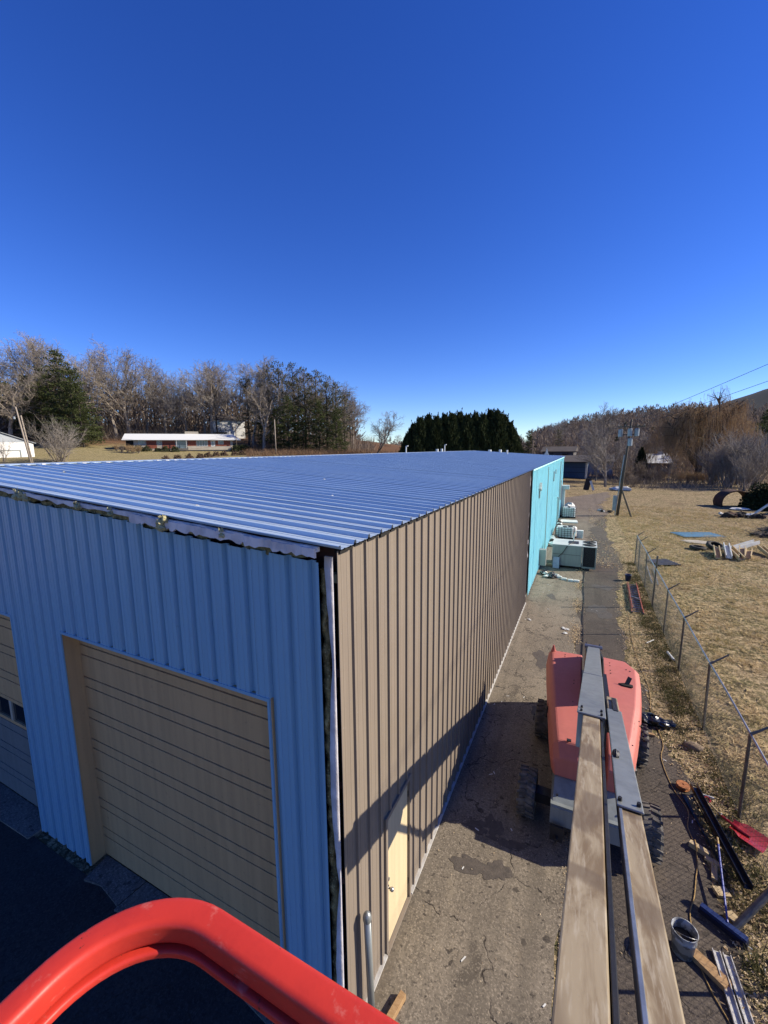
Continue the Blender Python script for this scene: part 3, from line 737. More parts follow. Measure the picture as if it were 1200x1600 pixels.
# fittings on the pale blue wall
X0 = WX+.004
part('wall_bracket', MB().prism([(23.6, 5.15), (23.95, 5.45), (23.95, 5.0)], X0, X0+.12, 'x'), 'trim_white', wh)
part('wall_bracket', MB().box(X0, X0+.05, 23.85, 24.0, 4.6, 5.0), 'unit_paint', wh)
for y0, z0, w_, h_ in ((34.6, 4.75, .35, .75), (36.7, 5.2, .3, .35), (46.0, 2.0, .9, 2.0)): part('wall_vent', MB().box(X0, X0+.05, y0, y0+w_, z0, z0+h_), 'grey_paint', wh)
part('conduit', MB().tube([(X0+.05, 41.5, .3), (X0+.05, 41.5, 2.6), (X0+.05, 41.2, 2.8), (X0+.05, 40.8, 2.8)], .04, 6), 'unit_paint', wh)
part('conduit', MB().tube([(X0+.05, 43.4, .3), (X0+.05, 43.4, 6.0)], .04, 6), 'unit_paint', wh)
part('conduit', MB().tube([(X0+.05, 28.9, .4), (X0+.05, 28.9, 6.1)], .025, 6), 'unit_paint', wh)
part('hood_vent', MB().prism([(48.2, 2.9), (49.2, 2.9), (49.2, 3.3), (48.2, 3.3)], X0, X0+.75, 'x').box(X0, X0+.35, 48.3, 49.1, .1, 2.9), 'unit_top', wh)
part('disconnect_box', MB().bbox(X0, X0+.38, 25.7, 26.1, .36, 1.32, .01), 'unit_paint', wh)

# ================================================================== BOOM LIFT
BL = (0.42, 9.2, 0.0)
bl = thing('boom_lift', 'faded red boom lift with long steel boom on the paved lane', 'boom lift', BL)
def bp(name, mb, mat, parent=bl, **k): return part(name, mb, mat, parent, origin=BL, **k)
# wheels
def wheel(x, y, r=.43, w=.34, tl=0):
    m = MB()
    pr = [(.24, -w/2+.02), (.34, -w/2), (r-.05, -w/2+.01), (r-.012, -w/2+.05), (r-.012, w/2-.05), (r-.05, w/2-.01), (.34, w/2), (.24, w/2-.02)]
    m.lathe(pr, 28, (x, y, r), 'x')
    for i in range(18):
        for sd in (-1, 1):
            t0 = 2*math.pi*(i+(.5 if sd > 0 else 0))/18
            vs = []
            for dt, hx in ((-.06, 0.0), (.07, 0.0)):
                pass
            P = []
            for rr in (r-.02, r+.018):
                for (dt, hx) in ((-.055, .01), (.055, .01), (.16, w/2-.01), (.05, w/2-.01)):
                    a = t0+dt; P.append((x+sd*hx, y+rr*math.cos(a), r+rr*math.sin(a)))
            m.add(P, [(0, 1, 2, 3), (7, 6, 5, 4), (0, 4, 5, 1), (1, 5, 6, 2), (2, 6, 7, 3), (3, 7, 4, 0)])
    wo_ = bp('wheel', m, 'rubber_dusty', label=None)
    sd = -1 if x < BL[0] else 1
    mm = MB(); mm.lathe([(.0, .03*sd), (.07, .03*sd), (.09, -.02*sd), (.2, -.03*sd), (.235, .02*sd), (.245, .02*sd)], 20, (x+sd*(w/2-.03), y, r), 'x')
    bp('rim', mm, 'rim_pale', wo_)
    for i in range(6):
        t = 2*math.pi*i/6; bp('wheel_nut', MB().lathe([(0, .02*sd), (.014, .02*sd), (.014, 0)], 6, (x+sd*(w/2-.04), y+.14*math.cos(t), r+.14*math.sin(t)), 'x'), 'dark_steel', wo_)
    return wo_
for x, y in ((-.68, 7.98), (1.42, 7.98), (-.60, 10.55), (1.50, 10.55)): wheel(x, y)
bp('axle', MB().beam((-.55, 7.98, .45), (1.3, 7.98, .45), .22, .2), 'dark_steel'); bp('axle', MB().beam((-.5, 10.55, .45), (1.35, 10.55, .45), .22, .2), 'dark_steel')
m = MB(); m.prism([(-.22, 7.42), (.98, 7.42), (1.02, 8.3), (1.02, 11.2), (-.24, 11.2), (-.24, 8.3)], .42, .82)
bp('chassis', m, 'grey_paint')
bp('chassis_cover', MB().prism([(7.40, .78), (7.92, 1.0), (8.75, 1.02), (8.75, .80)], -.19, .97, 'x'), 'grey_paint')
for xx, yy in ((-.12, 7.6), (.9, 7.6), (-.1, 8.2), (.88, 8.2)): bp('bolt', MB().lathe([(0, .02), (.018, .02), (.018, 0)], 6, (xx, yy, .87 if yy < 7.7 else 1.01)), 'dark_steel')
bp('tie_down_eye', MB().prism([(-.2, .5), (.02, .5), (.02, .2), (-.2, .2)], 7.28, 7.32, 'y').tube([(-.09, 7.2, .30), (-.09, 7.41, .30)], .03, 8), 'dark_steel')
bp('slew_ring', MB().lathe([(0, .82), (.55, .82), (.55, 1.0), (0, 1.0)], 24, (.42, 9.7, 0)), 'dark_steel')
bp('turntable', MB().bbox(-.35, 1.25, 8.6, 12.0, .98, 1.12, .03), 'dark_steel')
# hood halves: lofted moulded covers
def hood(secs, name, lab):
    """secs: list of (y, [ (x,z)... ]) same count"""
    vs = []; fs = []; n = len(secs[0][1])
    for y, pr in secs:
        for e in pr: vs.append((e[0], y+(e[2] if len(e) > 2 else 0), e[1]))
    for i in range(len(secs)-1):
        for j in range(n): j2 = (j+1) % n; fs.append((i*n+j, (i+1)*n+j, (i+1)*n+j2, i*n+j2))
    fs += [tuple(range(n)), tuple((len(secs)-1)*n+j for j in range(n-1, -1, -1))]
    m = MB().add(vs, fs)
    o = bp(name, m, 'hood_red', label=lab)
    md = o.modifiers.new('round', 'BEVEL'); md.width = .035; md.segments = 2; md.limit_method = 'ANGLE'; md.angle_limit = R(28)
    o.data.polygons.foreach_set('use_smooth', [False]*len(o.data.polygons))
    return o
def left_sec(y, xo, zt, zi=None, zb=.98): return (y, [(.22, zb), (.22, zt), (xo+.06, zt-.015), (xo-.02, zt-.10), (xo-.07, 1.28), (xo-.03, zb)])
hl = hood([left_sec(7.95, -.18, 1.40), left_sec(8.12, -.24, 1.66), left_sec(8.6, -.30, 1.70), left_sec(9.6, -.40, 1.74), left_sec(10.8, -.52, 1.78), left_sec(11.75, -.60, 1.78), left_sec(11.95, -.58, 1.66)], 'hood_cover', 'left half of the faded red hood')
def right_sec(y, xo, zt, zb=.98): return (y, [(.70, zb), (xo+.03, zb), (xo+.06, 1.28), (xo+.02, zt-.12), (xo-.08, zt-.015), (.70, zt)])
hr = hood([right_sec(7.95, 1.02, 1.40), right_sec(8.15, 1.08, 1.62), right_sec(8.8, 1.20, 1.68), right_sec(9.8, 1.36, 1.74), right_sec(10.8, 1.47, 1.77), right_sec(11.5, 1.50, 1.78), right_sec(11.9, 1.30, 1.76), right_sec(12.12, .98, 1.62)], 'hood_cover', 'right half of the faded red hood')
for hd, pts in ((hl, [(.05, 9.3), (.05, 9.45), (.05, 10.2), (.05, 10.35), (-.2, 11.6), (.1, 11.6), (-.2, 11.5)]), (hr, [(.86, 11.6), (.86, 11.45), (.86, 11.2), (.86, 11.05), (1.3, 9.3), (1.3, 9.15), (1.22, 11.4), (1.3, 11.35), (1.12, 8.5)])):
    for x, y in pts:
        zt = np.interp(y, [8.1, 8.7, 9.7, 10.8], [1.66, 1.69, 1.74, 1.775]); bp('rivet', MB().lathe([(0, .012), (.013, .008), (.016, 0)], 8, (x, y, zt-.002)), 'dark_steel', hd)
m = MB(); m.lathe([(0, .17), (.02, .17), (.055, .02), (.07, .02), (.07, 0)], 12, (-.50, 11.72, 1.76)); bp('beacon', m, 'hood_red', hl)
bp('exhaust_recess', MB().prism([(1.0, 10.62), (1.10, 10.56), (1.30, 10.56), (1.30, 10.66), (1.16, 10.70)], 1.765, 1.782), 'black_gap', hr)
bp('exhaust_flap', MB().beam((1.17, 10.63, 1.77), (1.24, 10.72, 1.93), .09, .012, (0, 1, 0)), 'dark_steel', hr)
bp('panel_line', MB().beam((-.70, 8.9, 1.45), (-.70, 9.0, 1.45), .02, .1), 'black_gap', hl)
for hd, xs in ((hl, -.62), (hr, 1.545)):
    sgn = -1 if hd is hl else 1
    for y0 in (9.2, 9.35, 9.5, 9.65): bp('vent_slot', MB().box(xs-.012, xs+.012, y0, y0+.09, 1.36, 1.40).shift((sgn*(-.16 if sgn < 0 else -.14)+ (0.0), 0, 0)), 'black_gap', hd)
bp('hood_latch', MB().box(-.02, .06, 8.10, 8.16, 1.675, 1.70), 'dark_steel', hl); bp('hood_latch', MB().box(.95, 1.03, 8.2, 8.26, 1.63, 1.66), 'dark_steel', hr)
bp('counterweight', MB().prism([(-.45, 11.5), (1.35, 11.5), (1.2, 12.15), (.9, 12.3), (-.05, 12.25), (-.4, 12.05)], .55, 1.1), 'dark_steel')
# boom: base section and fly section. top edge line measured from its shadow on the wall
P0 = Vector((.456, 11.35, 2.25)); P1 = Vector((.06, .45, 5.82))
bd_ = (P1-P0).normalized()
def onb(y): t = (y-P0.y)/(P1.y-P0.y); return P0.lerp(P1, t)
def boomseg(m, ya, yb, w, h, dx=0.0, dz=0.0, up=(0, 0, 1)):
    a = onb(ya)+Vector((dx, 0, dz)); b = onb(yb)+Vector((dx, 0, dz))
    n = bd_.cross(Vector((1, 0, 0))).normalized();
    if n.z < 0: n = -n
    return m.beam(a-n*h/2, b-n*h/2, w, h, up)
def bev(o, w=.008):
    md = o.modifiers.new('round', 'BEVEL'); md.width = w; md.segments = 2; md.limit_method = 'ANGLE'; return o
bev(bp('boom_base_section', boomseg(MB(), 4.72, 11.3, .27, .36, dz=-.01), 'galv', label='grey outer boom section'))
bev(bp('boom_cover_plate', boomseg(MB(), 4.70, 7.2, .285, .02, dz=.012), 'galv'))
bev(bp('boom_cover_plate', boomseg(MB(), 7.25, 9.9, .275, .02, dz=.010), 'galv'))
bev(bp('boom_fly_section', boomseg(MB(), .45, 4.71, .165, .26, dz=-.015), 'boom_steel', label='long brown-grey worn inner boom section'))
bev(bp('boom_shade_strip', boomseg(MB(), .45, 4.71, .022, .22, dx=.10, dz=-.03), 'dark_steel'), .004)  # dark strip added for the shade on the boom's right side
bev(bp('boom_pivot_plate', MB().prism([(9.6, 1.2), (11.75, 1.5), (11.60, 2.24), (11.3, 2.20), (9.9, 2.66), (9.5, 2.45)], .275, .305, 'x'), 'dark_steel'), .004)
bev(bp('boom_pivot_plate', MB().prism([(9.6, 1.2), (11.75, 1.5), (11.60, 2.24), (11.3, 2.20), (9.9, 2.66), (9.5, 2.45)], .585, .615, 'x'), 'dark_steel'), .004)
bp('pivot_pin', MB().tube([(.25, 11.45, 2.2), (.66, 11.45, 2.2)], .05, 10), 'alu')
bp('lift_cylinder', MB().tube([(.445, 9.0, 1.25), (.40, 7.2, 2.2)], .08, 10).tube([(.40, 7.25, 2.18), (.34, 6.0, 3.45)], .045, 8), 'dark_steel')
bp('cylinder_bracket', MB().prism([(5.75, 3.35), (6.25, 3.35), (6.2, 3.75), (5.8, 3.85)], .22, .46, 'x'), 'dark_steel')
# hose carrier beside the boom
bev(bp('carrier_cover', boomseg(MB(), 2.72, 5.15, .150, .018, dx=.235, dz=.012), 'galv', label='grey cover plate on the hose carrier'))
bev(bp('hose_carrier', boomseg(MB(), .6, 5.9, .125, .10, dx=.235, dz=-.012), 'boom_steel', label='slim worn carrier tube beside the boom'))
bev(bp('carrier_edge', boomseg(MB(), .6, 2.70, .018, .02, dx=.180, dz=.002), 'alu'), .003)
bev(bp('carrier_edge', boomseg(MB(), 5.1, 5.75, .05, .03, dx=.25, dz=.02), 'dark_steel'), .003)
m = MB()
for i in range(16):
    y = 4.9+i*.19; p = onb(y)+Vector((.19, 0, -.12)); m.box(p.x-.03, p.x+.03, p.y-.07, p.y+.07, p.z-.05, p.z+.05)
bp('hose_chain', m, 'dark_steel')
for y in (4.9, 4.75, 2.78):
    for dx in ((-.10, .10) if y > 4 else (.18, .285)):
        p = onb(y)+Vector((dx, 0, .02)); bp('bolt', MB().lathe([(0, .018), (.012, .018), (.014, -.01)], 6, tuple(p)), 'dark_steel')
p = onb(3.6)+Vector((.19, 0, .03)); bp('cable_clip', MB().blob(tuple(p), .028, 3, 8, 5, .2, (1, 1.6, 1)), 'dark_steel')
# platform basket
bp('platform_mount', MB().beam((.06, .5, 5.75), (.06, .5, 6.1), .2, .2, (0, 1, 0)).beam((.06, .6, 6.0), (.06, .2, 5.9), .16, .16), 'dark_steel')
bk = bp('platform_floor', MB().box(-.36, 1.2, -.85, .20, 5.78, 5.83), 'galv')
def rrect(w, h, r, n=4):
    o = []
    for cx, cy, a0 in ((w/2-r, h/2-r, 0), (-w/2+r, h/2-r, 90), (-w/2+r, -h/2+r, 180), (w/2-r, -h/2+r, 270)):
        for i in range(n+1): a = R(a0+90*i/n); o.append((cx+r*math.cos(a), cy+r*math.sin(a)))
    return o
def arc(c, r, a0, a1, n): return [(c[0]+r*math.cos(R(a0+(a1-a0)*i/n)), c[1]+r*math.sin(R(a0+(a1-a0)*i/n))) for i in range(n+1)]
def sweep_loop(path, z, prof):
    m = MB(); k = len(path); n = len(prof); vs = []; fs = []
    for i, p in enumerate(path):
        d = Vector(path[(i+1) % k])-Vector(path[i-1]); d.normalize(); nrm = Vector((d.y, -d.x))
        for u, v in prof: vs.append((p[0]+nrm.x*u, p[1]+nrm.y*u, z+v))
    for i in range(k):
        i2 = (i+1) % k
        for j in range(n): j2 = (j+1) % n; fs.append((i*n+j, i*n+j2, i2*n+j2, i2*n+j))
    return m.add(vs, fs)
RC = .092
def rail_path(x0, x1, y0, y1, r, n=14):
    return arc((x0+r, y1-r), r, 180, 90, n)+arc((x1-r, y1-r), r, 90, 0, n)+arc((x1-r, y0+r), r, 0, -90, n)+arc((x0+r, y0+r), r, -90, -180, n)
TOPZ = 6.90
bp('guard_rail', sweep_loop(rail_path(-.373, 1.2, -.85, .215, RC), TOPZ-.012, rrect(.0255, .024, .006)), 'basket_red', bk, smooth=True, label='bright red rounded guard rail of the work platform')
bp('rail_lip', sweep_loop(rail_path(-.3625, 1.192, -.842, .2045, RC-.008), TOPZ-.028, rrect(.012, .008, .003)), 'basket_red', bk, smooth=True)
bp('mid_rail', sweep_loop(rail_path(-.355, 1.195, -.845, .195, RC), 6.38, rrect(.034, .034, .014)), 'basket_red', bk, smooth=True)
for x, y in ((.55, .198), (1.1, .198), (-.358, -.35), (1.199, -.3), (-.2, -.848), (.5, -.848), (1.0, -.848)): bp('upright', MB().tube([(x, y, 5.82), (x, y, 6.86)], .016, 8), 'basket_red', bk)

# ================================================================== CHAIN LINK FENCE
FX = 3.15
posts = [6.55, 9.58, 12.48, 15.62, 18.66, 21.76, 24.85, 27.9, 29.6]
cf = thing('chain_link_fence', 'grey chain-link fence with angled top arms along the grass', 'fence', (FX, 18, 0))
FO = (FX, 18, 0); FH = 1.86
q = random.Random(4)
lean = {}
for i, y in enumerate(posts):
    lx, ly = q.uniform(-.05, .05), q.uniform(-.05, .05); h = FH
    if abs(y-21.76) < .1: h = 2.45; lx = .05
    part('post', MB().tube([(FX-lx*.4, y, -.1), (FX+lx*.2, y+ly, h)], .030 if h < 2 else .038, 8), 'post_steel', cf, origin=FO)
    if h < 2: part('arm', MB().tube([(FX, y+ly, FH), (FX+.12, y+ly, FH+.10), (FX+.36, y+ly+.03, FH+.30)], [.03, .022, .016], 6), 'post_steel', cf, origin=FO)
part('top_rail', MB().tube([(FX+.0, y, FH-.0+.012*math.sin(y*1.3)) for y in np.linspace(4.5, 29.6, 30)], .021, 8), 'alu', cf, origin=FO)
part('bottom_wire', MB().tube([(FX, y, .06+.02*math.sin(y*2.1)) for y in np.linspace(4.5, 29.6, 40)], .004, 4), 'wire_steel', cf, origin=FO)
def chain_link(y0, y1, h, cell=.072, r=.0023):
    ys = np.arange(y0-h, y1+h, cell*1.414); V = []; F = []
    ang = np.array([0, 2.094, 4.189]); nseg = 8
    for sgn in (1, -1):
        for yy in ys:
            a, b = (yy, yy+h) if sgn > 0 else (yy+h, yy)
            t = np.linspace(0, 1, nseg+1); Y = a+(b-a)*t; Z = .05+(h-.05)*t
            ok = (Y >= y0) & (Y <= y1)
            if ok.sum() < 2: continue
            Y, Z = Y[ok], Z[ok]; X = FX+sgn*.003+.025*np.sin(Y*.9)*np.sin(Z*1.7)
            o = len(V)
            for x_, y_, z_ in zip(X, Y, Z):
                for g in ang: V.append((x_+r*math.cos(g)*1.0, y_+r*math.sin(g)*.7, z_-sgn*r*math.sin(g)*.7))
            for i in range(len(Y)-1):
                for j in range(3): F.append((o+i*3+j, o+i*3+(j+1) % 3, o+i*3+3+(j+1) % 3, o+i*3+3+j))
    V = np.array(V)-np.array(FO); return npmesh('wire_mesh', V, F, 'wire_steel')
o = link('wire_mesh', chain_link(4.5, 29.6, FH), cf); o['kind'] = 'stuff'
single('steel_pipe', MB().tube([(2.42, 7.02, .06), (3.05, 7.55, .62), (3.6, 8.0, 1.1)], .05, 10), 'post_steel', 'thick grey steel pipe leaning into the fence behind the blue broom', 'pipe')

# ================================================================== THINGS ON THE LANE
# ladder
L0 = Vector((2.46, 20.65, .0)); L1 = Vector((2.60, 25.1, .0)); ld = thing('extension_ladder', 'orange fibreglass extension ladder lying beside the lane', 'ladder', L0, math.atan2(-(L1.x-L0.x), L1.y-L0.y))
Ln = (L1-L0).length
for zz, w_, y0, y1 in ((.04, .23, 0, Ln), (.13, .195, .25, Ln-.1)):
    for s in (-1, 1): part('side_rail', MB().box(s*w_-.013, s*w_+.013, y0, y1, zz-.035, zz+.04), 'ladder_orange', ld)
    n = int((y1-y0)/.3)
    for i in range(n): part('rung', MB().tube([(-w_, y0+.15+i*.3, zz), (w_, y0+.15+i*.3, zz)], .014, 6), 'alu', ld)
part('brace', MB().box(-.19, .19, 1.75, 1.79, .17, .19).beam((-.16, 1.9, .185), (.2, 1.45, .185), .05, .02), 'alu', ld)
for s in (-1, 1): part('foot', MB().box(s*.22-.03, s*.22+.03, -.06, .06, 0, .07), 'black_plastic', ld)
# blue bucket
bu = thing('bucket', 'dark blue plastic bucket at the far end of the ladder', 'bucket', (2.47, 25.75, 0))
part('body', MB().lathe([(0, .01), (.125, 0), (.155, .37), (.165, .37), (.165, .34), (.157, .34), (.15, .36), (.122, .03), (0, .03)], 20), 'blue_plastic', bu, smooth=True)
part('handle', MB().tube([(.16*math.cos(t), .16*math.sin(t)*.3-.02, .34-.13*math.sin(t)) for t in np.linspace(0, math.pi, 12)], .005, 5), 'alu', bu)
# paint bucket
pb = thing('bucket', 'paint-smeared grey bucket half full of muck beside the boom', 'bucket', (1.69, 6.42, 0))
part('body', MB().lathe([(0, .01), (.13, 0), (.15, .25), (.158, .25), (.155, .29), (.162, .38), (.168, .385), (.155, .385), (.148, .30), (.14, .2)], 24), 'bucket_grey', pb, smooth=True)
part('muck', MB().blob((0, 0, .24), .14, 3, 12, 6, .1, (1, 1, .25)), 'mud', pb)
part('handle', MB().tube([(.165*math.cos(t), .165*math.sin(t), .33-.11*math.sin(t)*1.2) for t in np.linspace(R(200), R(340), 12)], .004, 5), 'alu', pb)
# lumber offcuts
def plank(x, y, rz, l, w, h, mat, label, lying=True, z=0.0, group=None):
    m = MB().bbox(-l/2, l/2, -w/2, w/2, 0, h, .003); return single('wood_block', m, mat, label, 'wood block', (x, y, z+.006), rz, group)
plank(2.02, 6.36, R(-36), .50, .09, .04, 'lumber', 'short brown two-by-four offcut beside the grey bucket, upper of two')
plank(1.93, 6.30, R(-38), .52, .09, .075, 'lumber', 'brown two-by-four offcut beside the grey bucket, lower of two')
plank(2.28, 8.40, R(-28), .30, .09, .09, 'lumber_pale', 'pale wood block under the yellow cord')
plank(2.46, 8.22, R(-25), .26, .09, .05, 'lumber_pale', 'thin pale wood piece ending beside the black trim')
plank(2.42, 8.02, R(78), .32, .085, .04, 'lumber_pale', 'pale board standing beside the broom handle', z=0)
plank(2.44, 7.66, R(20), .21, .16, .05, 'lumber_pale', 'square pale wood piece behind the broom handle')
plank(2.47, 7.22, R(35), .15, .17, .09, 'lumber_pale', 'chunky pale block just above the navy broom head')
plank(-1.83, 4.02, R(78), .34, .085, .085, 'lumber', 'orange wood block near the bottom of the brown wall')
plank(1.78, 11.62, R(5), .42, .08, .06, 'lumber', 'brown wood stake beside the rear right tyre')
# broom
br = thing('push_broom', 'navy push broom with bright blue handle on the lane', 'broom', (2.3, 7.05, 0))
BO = (2.3, 7.05, 0)
part('head', MB().beam((2.06, 7.20, .10), (2.56, 6.90, .10), .085, .06), 'blue_plastic', br, origin=BO)
part('bristles', MB().beam((2.05, 7.20, .04), (2.57, 6.89, .04), .10, .075), 'bristle_navy', br, origin=BO)
part('handle', MB().tube([(2.36, 7.05, .13), (2.50, 8.1, .22), (2.55, 8.45, .25)], .015, 8), 'blue_handle', br, origin=BO)
part('grip', MB().tube([(2.545, 8.42, .25), (2.562, 8.56, .26)], .017, 8), 'cord_yellow', br, origin=BO)
# red shovel
sh = thing('shovel', 'red snow shovel with wooden shaft lying by the fence post', 'shovel', (3.0, 9.1, 0)); SO = (3.0, 9.1, 0)
m = MB(); vs = []; fs = []
for i in range(7):
    t = i/6
    for j in range(6):
        u = j/5-.5; p = Vector((2.93, 9.18, .06)).lerp(Vector((3.38, 8.92, .05)), t); s = Vector((.35, .6, 0)).normalized()*(u*(.46 if t > .25 else .30))
        vs.append((p.x+s.x, p.y+s.y, .05+.10*abs(u)*2*(abs(u))+.05*(1-t)))
fs = [(i*6+j, i*6+j+1, (i+1)*6+j+1, (i+1)*6+j) for i in range(6) for j in range(5)]
m.add(vs, fs); sb = part('blade', m, 'shovel_red', sh, origin=SO); so_ = sb.modifiers.new('thick', 'SOLIDIFY'); so_.thickness = .006
part('socket', MB().tube([(2.82, 9.36, .10), (3.0, 9.12, .13), (3.18, 9.03, .10)], [.022, .03, .015], 8), 'shovel_red', sh, origin=SO)
part('shaft', MB().tube([(2.70, 9.68, .06), (2.84, 9.33, .10)], .016, 8), 'lumber_pale', sh, origin=SO)
part('grip', MB().tube([(2.66, 9.72, .06), (2.62, 9.80, .06), (2.70, 9.86, .06), (2.74, 9.76, .06), (2.69, 9.68, .06)], .013, 6), 'shovel_red', sh, origin=SO)
# black trim channel
def channel(name, p, q, w, h, t, mat, label, cat, group=None, up=(0, 0, 1)):
    p = Vector(p); q = Vector(q); d = (q-p).normalized(); r = d.cross(Vector(up)).normalized(); u = r.cross(d)
    pr = [(-w/2, 0), (w/2, 0), (w/2, h), (w/2-t, h), (w/2-t, t), (-w/2+t, t), (-w/2+t, h), (-w/2, h)]
    vs = [c-p+r*a+u*b for c in (p, q) for a, b in pr]; n = len(pr)
    fs = [tuple(range(n-1, -1, -1)), tuple(range(n, 2*n))]+[(i, (i+1) % n, n+(i+1) % n, n+i) for i in range(n)]
    return single(name, MB().add(vs, fs), mat, label, cat, tuple(p), 0, group)
channel('metal_trim', (2.46, 9.88, .16), (2.80, 7.78, .14), .13, .10, .012, 'black_trim', 'long black metal trim channel lying beside the red shovel', 'trim')
channel('metal_trim', (2.34, 9.80, .01), (2.70, 8.0, .01), .22, .03, .01, 'black_trim', 'flat black trim strip lying under the long channel', 'trim')
single('pipe_stub', MB().tube([(2.52, 9.90, .05), (2.82, 9.88, .05)], .022, 8), 'white_plastic', 'short white plastic stick above the black trim', 'pipe')
for i, (dx, lab) in enumerate(((0, 'white metal channel lying below the brown offcuts, the nearer the boom'), (.125, 'white metal channel lying below the brown offcuts, the nearer the fence'))):
    channel('metal_channel', (2.13+dx, 6.62, .015), (2.20+dx*1.1, 5.2, .015), .10, .04, .01, 'trim_white', lab, 'channel', 'white channels by the bucket')
# reel, bag
single('cord_reel', MB().lathe([(0, .0), (.12, 0), (.13, .02), (.06, .02), (.06, .07), (.13, .07), (.12, .09), (.02, .09), (.02, .07), (0, .07)], 18), 'reel_orange', 'flat orange cord reel at the top of the black trim', 'reel', (2.30, 9.98, .012))
m = MB(); q = random.Random(6)
for i, (x, y, r) in enumerate(((1.78, 12.15, .2), (1.98, 12.2, .22), (2.2, 12.16, .17), (2.42, 12.28, .12))): m.blob((x, y, r*.55), r, i, 12, 8, .16, (1.1, .9, .62))
single('trash_bag', m.shift((-2, -12.2, 0)), 'bag_black', 'black plastic bag lying against the rear right tyre', 'bag', (2, 12.2, .01), smooth=False)
# yellow extension cord
cp = [(2.3, 24.6), (2.15, 23.2), (2.05, 21.5), (2.1, 20), (2.02, 18.56), (2.0, 17), (2.05, 15.54), (2.15, 14), (2.05, 12.8), (2.14, 11.47), (2.02, 10.8), (2.1, 9.92), (2.28, 9.35), (2.2, 8.9), (2.23, 8.51), (2.2, 8.1), (2.12, 7.8), (2.02, 7.4), (1.9, 7.05), (1.88, 6.7), (1.87, 6.39), (1.95, 6.05), (2.08, 5.75), (2.3, 5.2)]
pts = []
for i in range(len(cp)-1):
    p0 = Vector(cp[max(i-1, 0)]); p1 = Vector(cp[i]); p2 = Vector(cp[i+1]); p3 = Vector(cp[min(i+2, len(cp)-1)])
    for t in np.arange(0, 1, .2):
        v = .5*((2*p1)+(p2-p0)*t+(2*p0-5*p1+4*p2-p3)*t*t+(3*p1-p0-3*p2+p3)*t**3); zz = .016+(.09 if abs(v.y-8.42) < .1 else 0); pts.append((v.x, v.y, zz))
single('yellow_cord', MB().tube(pts, .0085, 6), 'cord_yellow', 'yellow extension cord snaking along the edge of the lane', 'cord')
# bollard pipe at the corner
bo = thing('pipe_post', 'grey capped steel pipe standing at the brown wall corner', 'post', (-2.07, 3.80, 0))
part('tube', MB().tube([(0, 0, -.05), (-.02, -.05, 1.62)], .045, 14), 'galv', bo, smooth=True)
part('cap', MB().lathe([(.0, .09), (.03, .08), (.05, .05), (.055, 0), (.05, -.03)], 14, (-.02, -.05, 1.62)), 'galv', bo, smooth=True)
# cut pipe lengths and paper scraps
single('pipe_stub', MB().tube([(3.02, 16.9, .06), (3.12, 16.35, .06)], .045, 10), 'white_plastic', 'short white pipe lying at the foot of the fence', 'pipe')
single('pipe_stub', MB().tube([(2.45, 17.5, .03), (2.72, 17.85, .05)], .018, 6), 'white_plastic', 'thin white stick lying between the lane and the fence', 'pipe')
q = random.Random(99)
for i in range(42):
    x, y = q.choice([(q.uniform(-2.0, 1.6), q.uniform(4, 9)), (q.uniform(-2, 2.2), q.uniform(8, 24)), (q.uniform(1.8, 3.0), q.uniform(5, 16))])
    m = MB(); l = q.uniform(.015, .06); m.prism([(-l, -.008), (l, -.006), (l*.8, .012), (-l*.9, .010)], 0, .006)
    single('litter', m, 'white_plastic', 'small white scrap of litter lying on the paved lane', 'litter', (x, y, .014), q.uniform(0, 6.28), 'white litter scattered on the lane')
# foam blocks and rag heap by the blue wall
ws = thing('foam_strip', 'white jointed strip of foam lying in front of the air conditioning unit', 'foam strip', (-.62, 24.4, 0))
for i, (x, y, a) in enumerate(((-.98, 24.75, -38), (-.70, 24.48, -30), (-.38, 24.36, -8), (-.08, 24.36, 3))): part('segment', MB().bbox(-.14, .14, -.09, .09, .012, .12, .02).shift((x+.62, y-24.4, 0)), 'white_plastic', ws)
hp = thing('debris_heap', 'heap of black bags and white rags at the foot of the pale blue wall', 'debris', (-1.65, 24.9, 0)); q = random.Random(15)
for i in range(7): part('black_bag', MB().blob((q.uniform(-.35, .35), q.uniform(-.35, .4), .1), q.uniform(.12, .22), i, 9, 6, .3, (1, 1, .6)), 'bag_black', hp)
for i in range(5): part('rag', MB().blob((q.uniform(-.4, .5), q.uniform(-.5, .5), .12), q.uniform(.06, .12), i+20, 7, 4, .4, (1.3, 1, .5)), 'white_plastic', hp)
for x, y, lab in ((-.35, 17.6, 'crumpled white paper scrap in front of the boom lift, farther one'), (-.3, 17.15, 'crumpled white paper scrap in front of the boom lift, nearer one'), (-1.85, 17.9, 'white rubble scraps at the foot of the brown wall')):
    m = MB()
    for i in range(6): m.blob((rnd.uniform(-.12, .12), rnd.uniform(-.08, .08), .02), rnd.uniform(.02, .06), i, 6, 4, .4, (1.5, 1, .5))
    single('paper_scrap', m, 'white_plastic', lab, 'scrap', (x, y, .012))

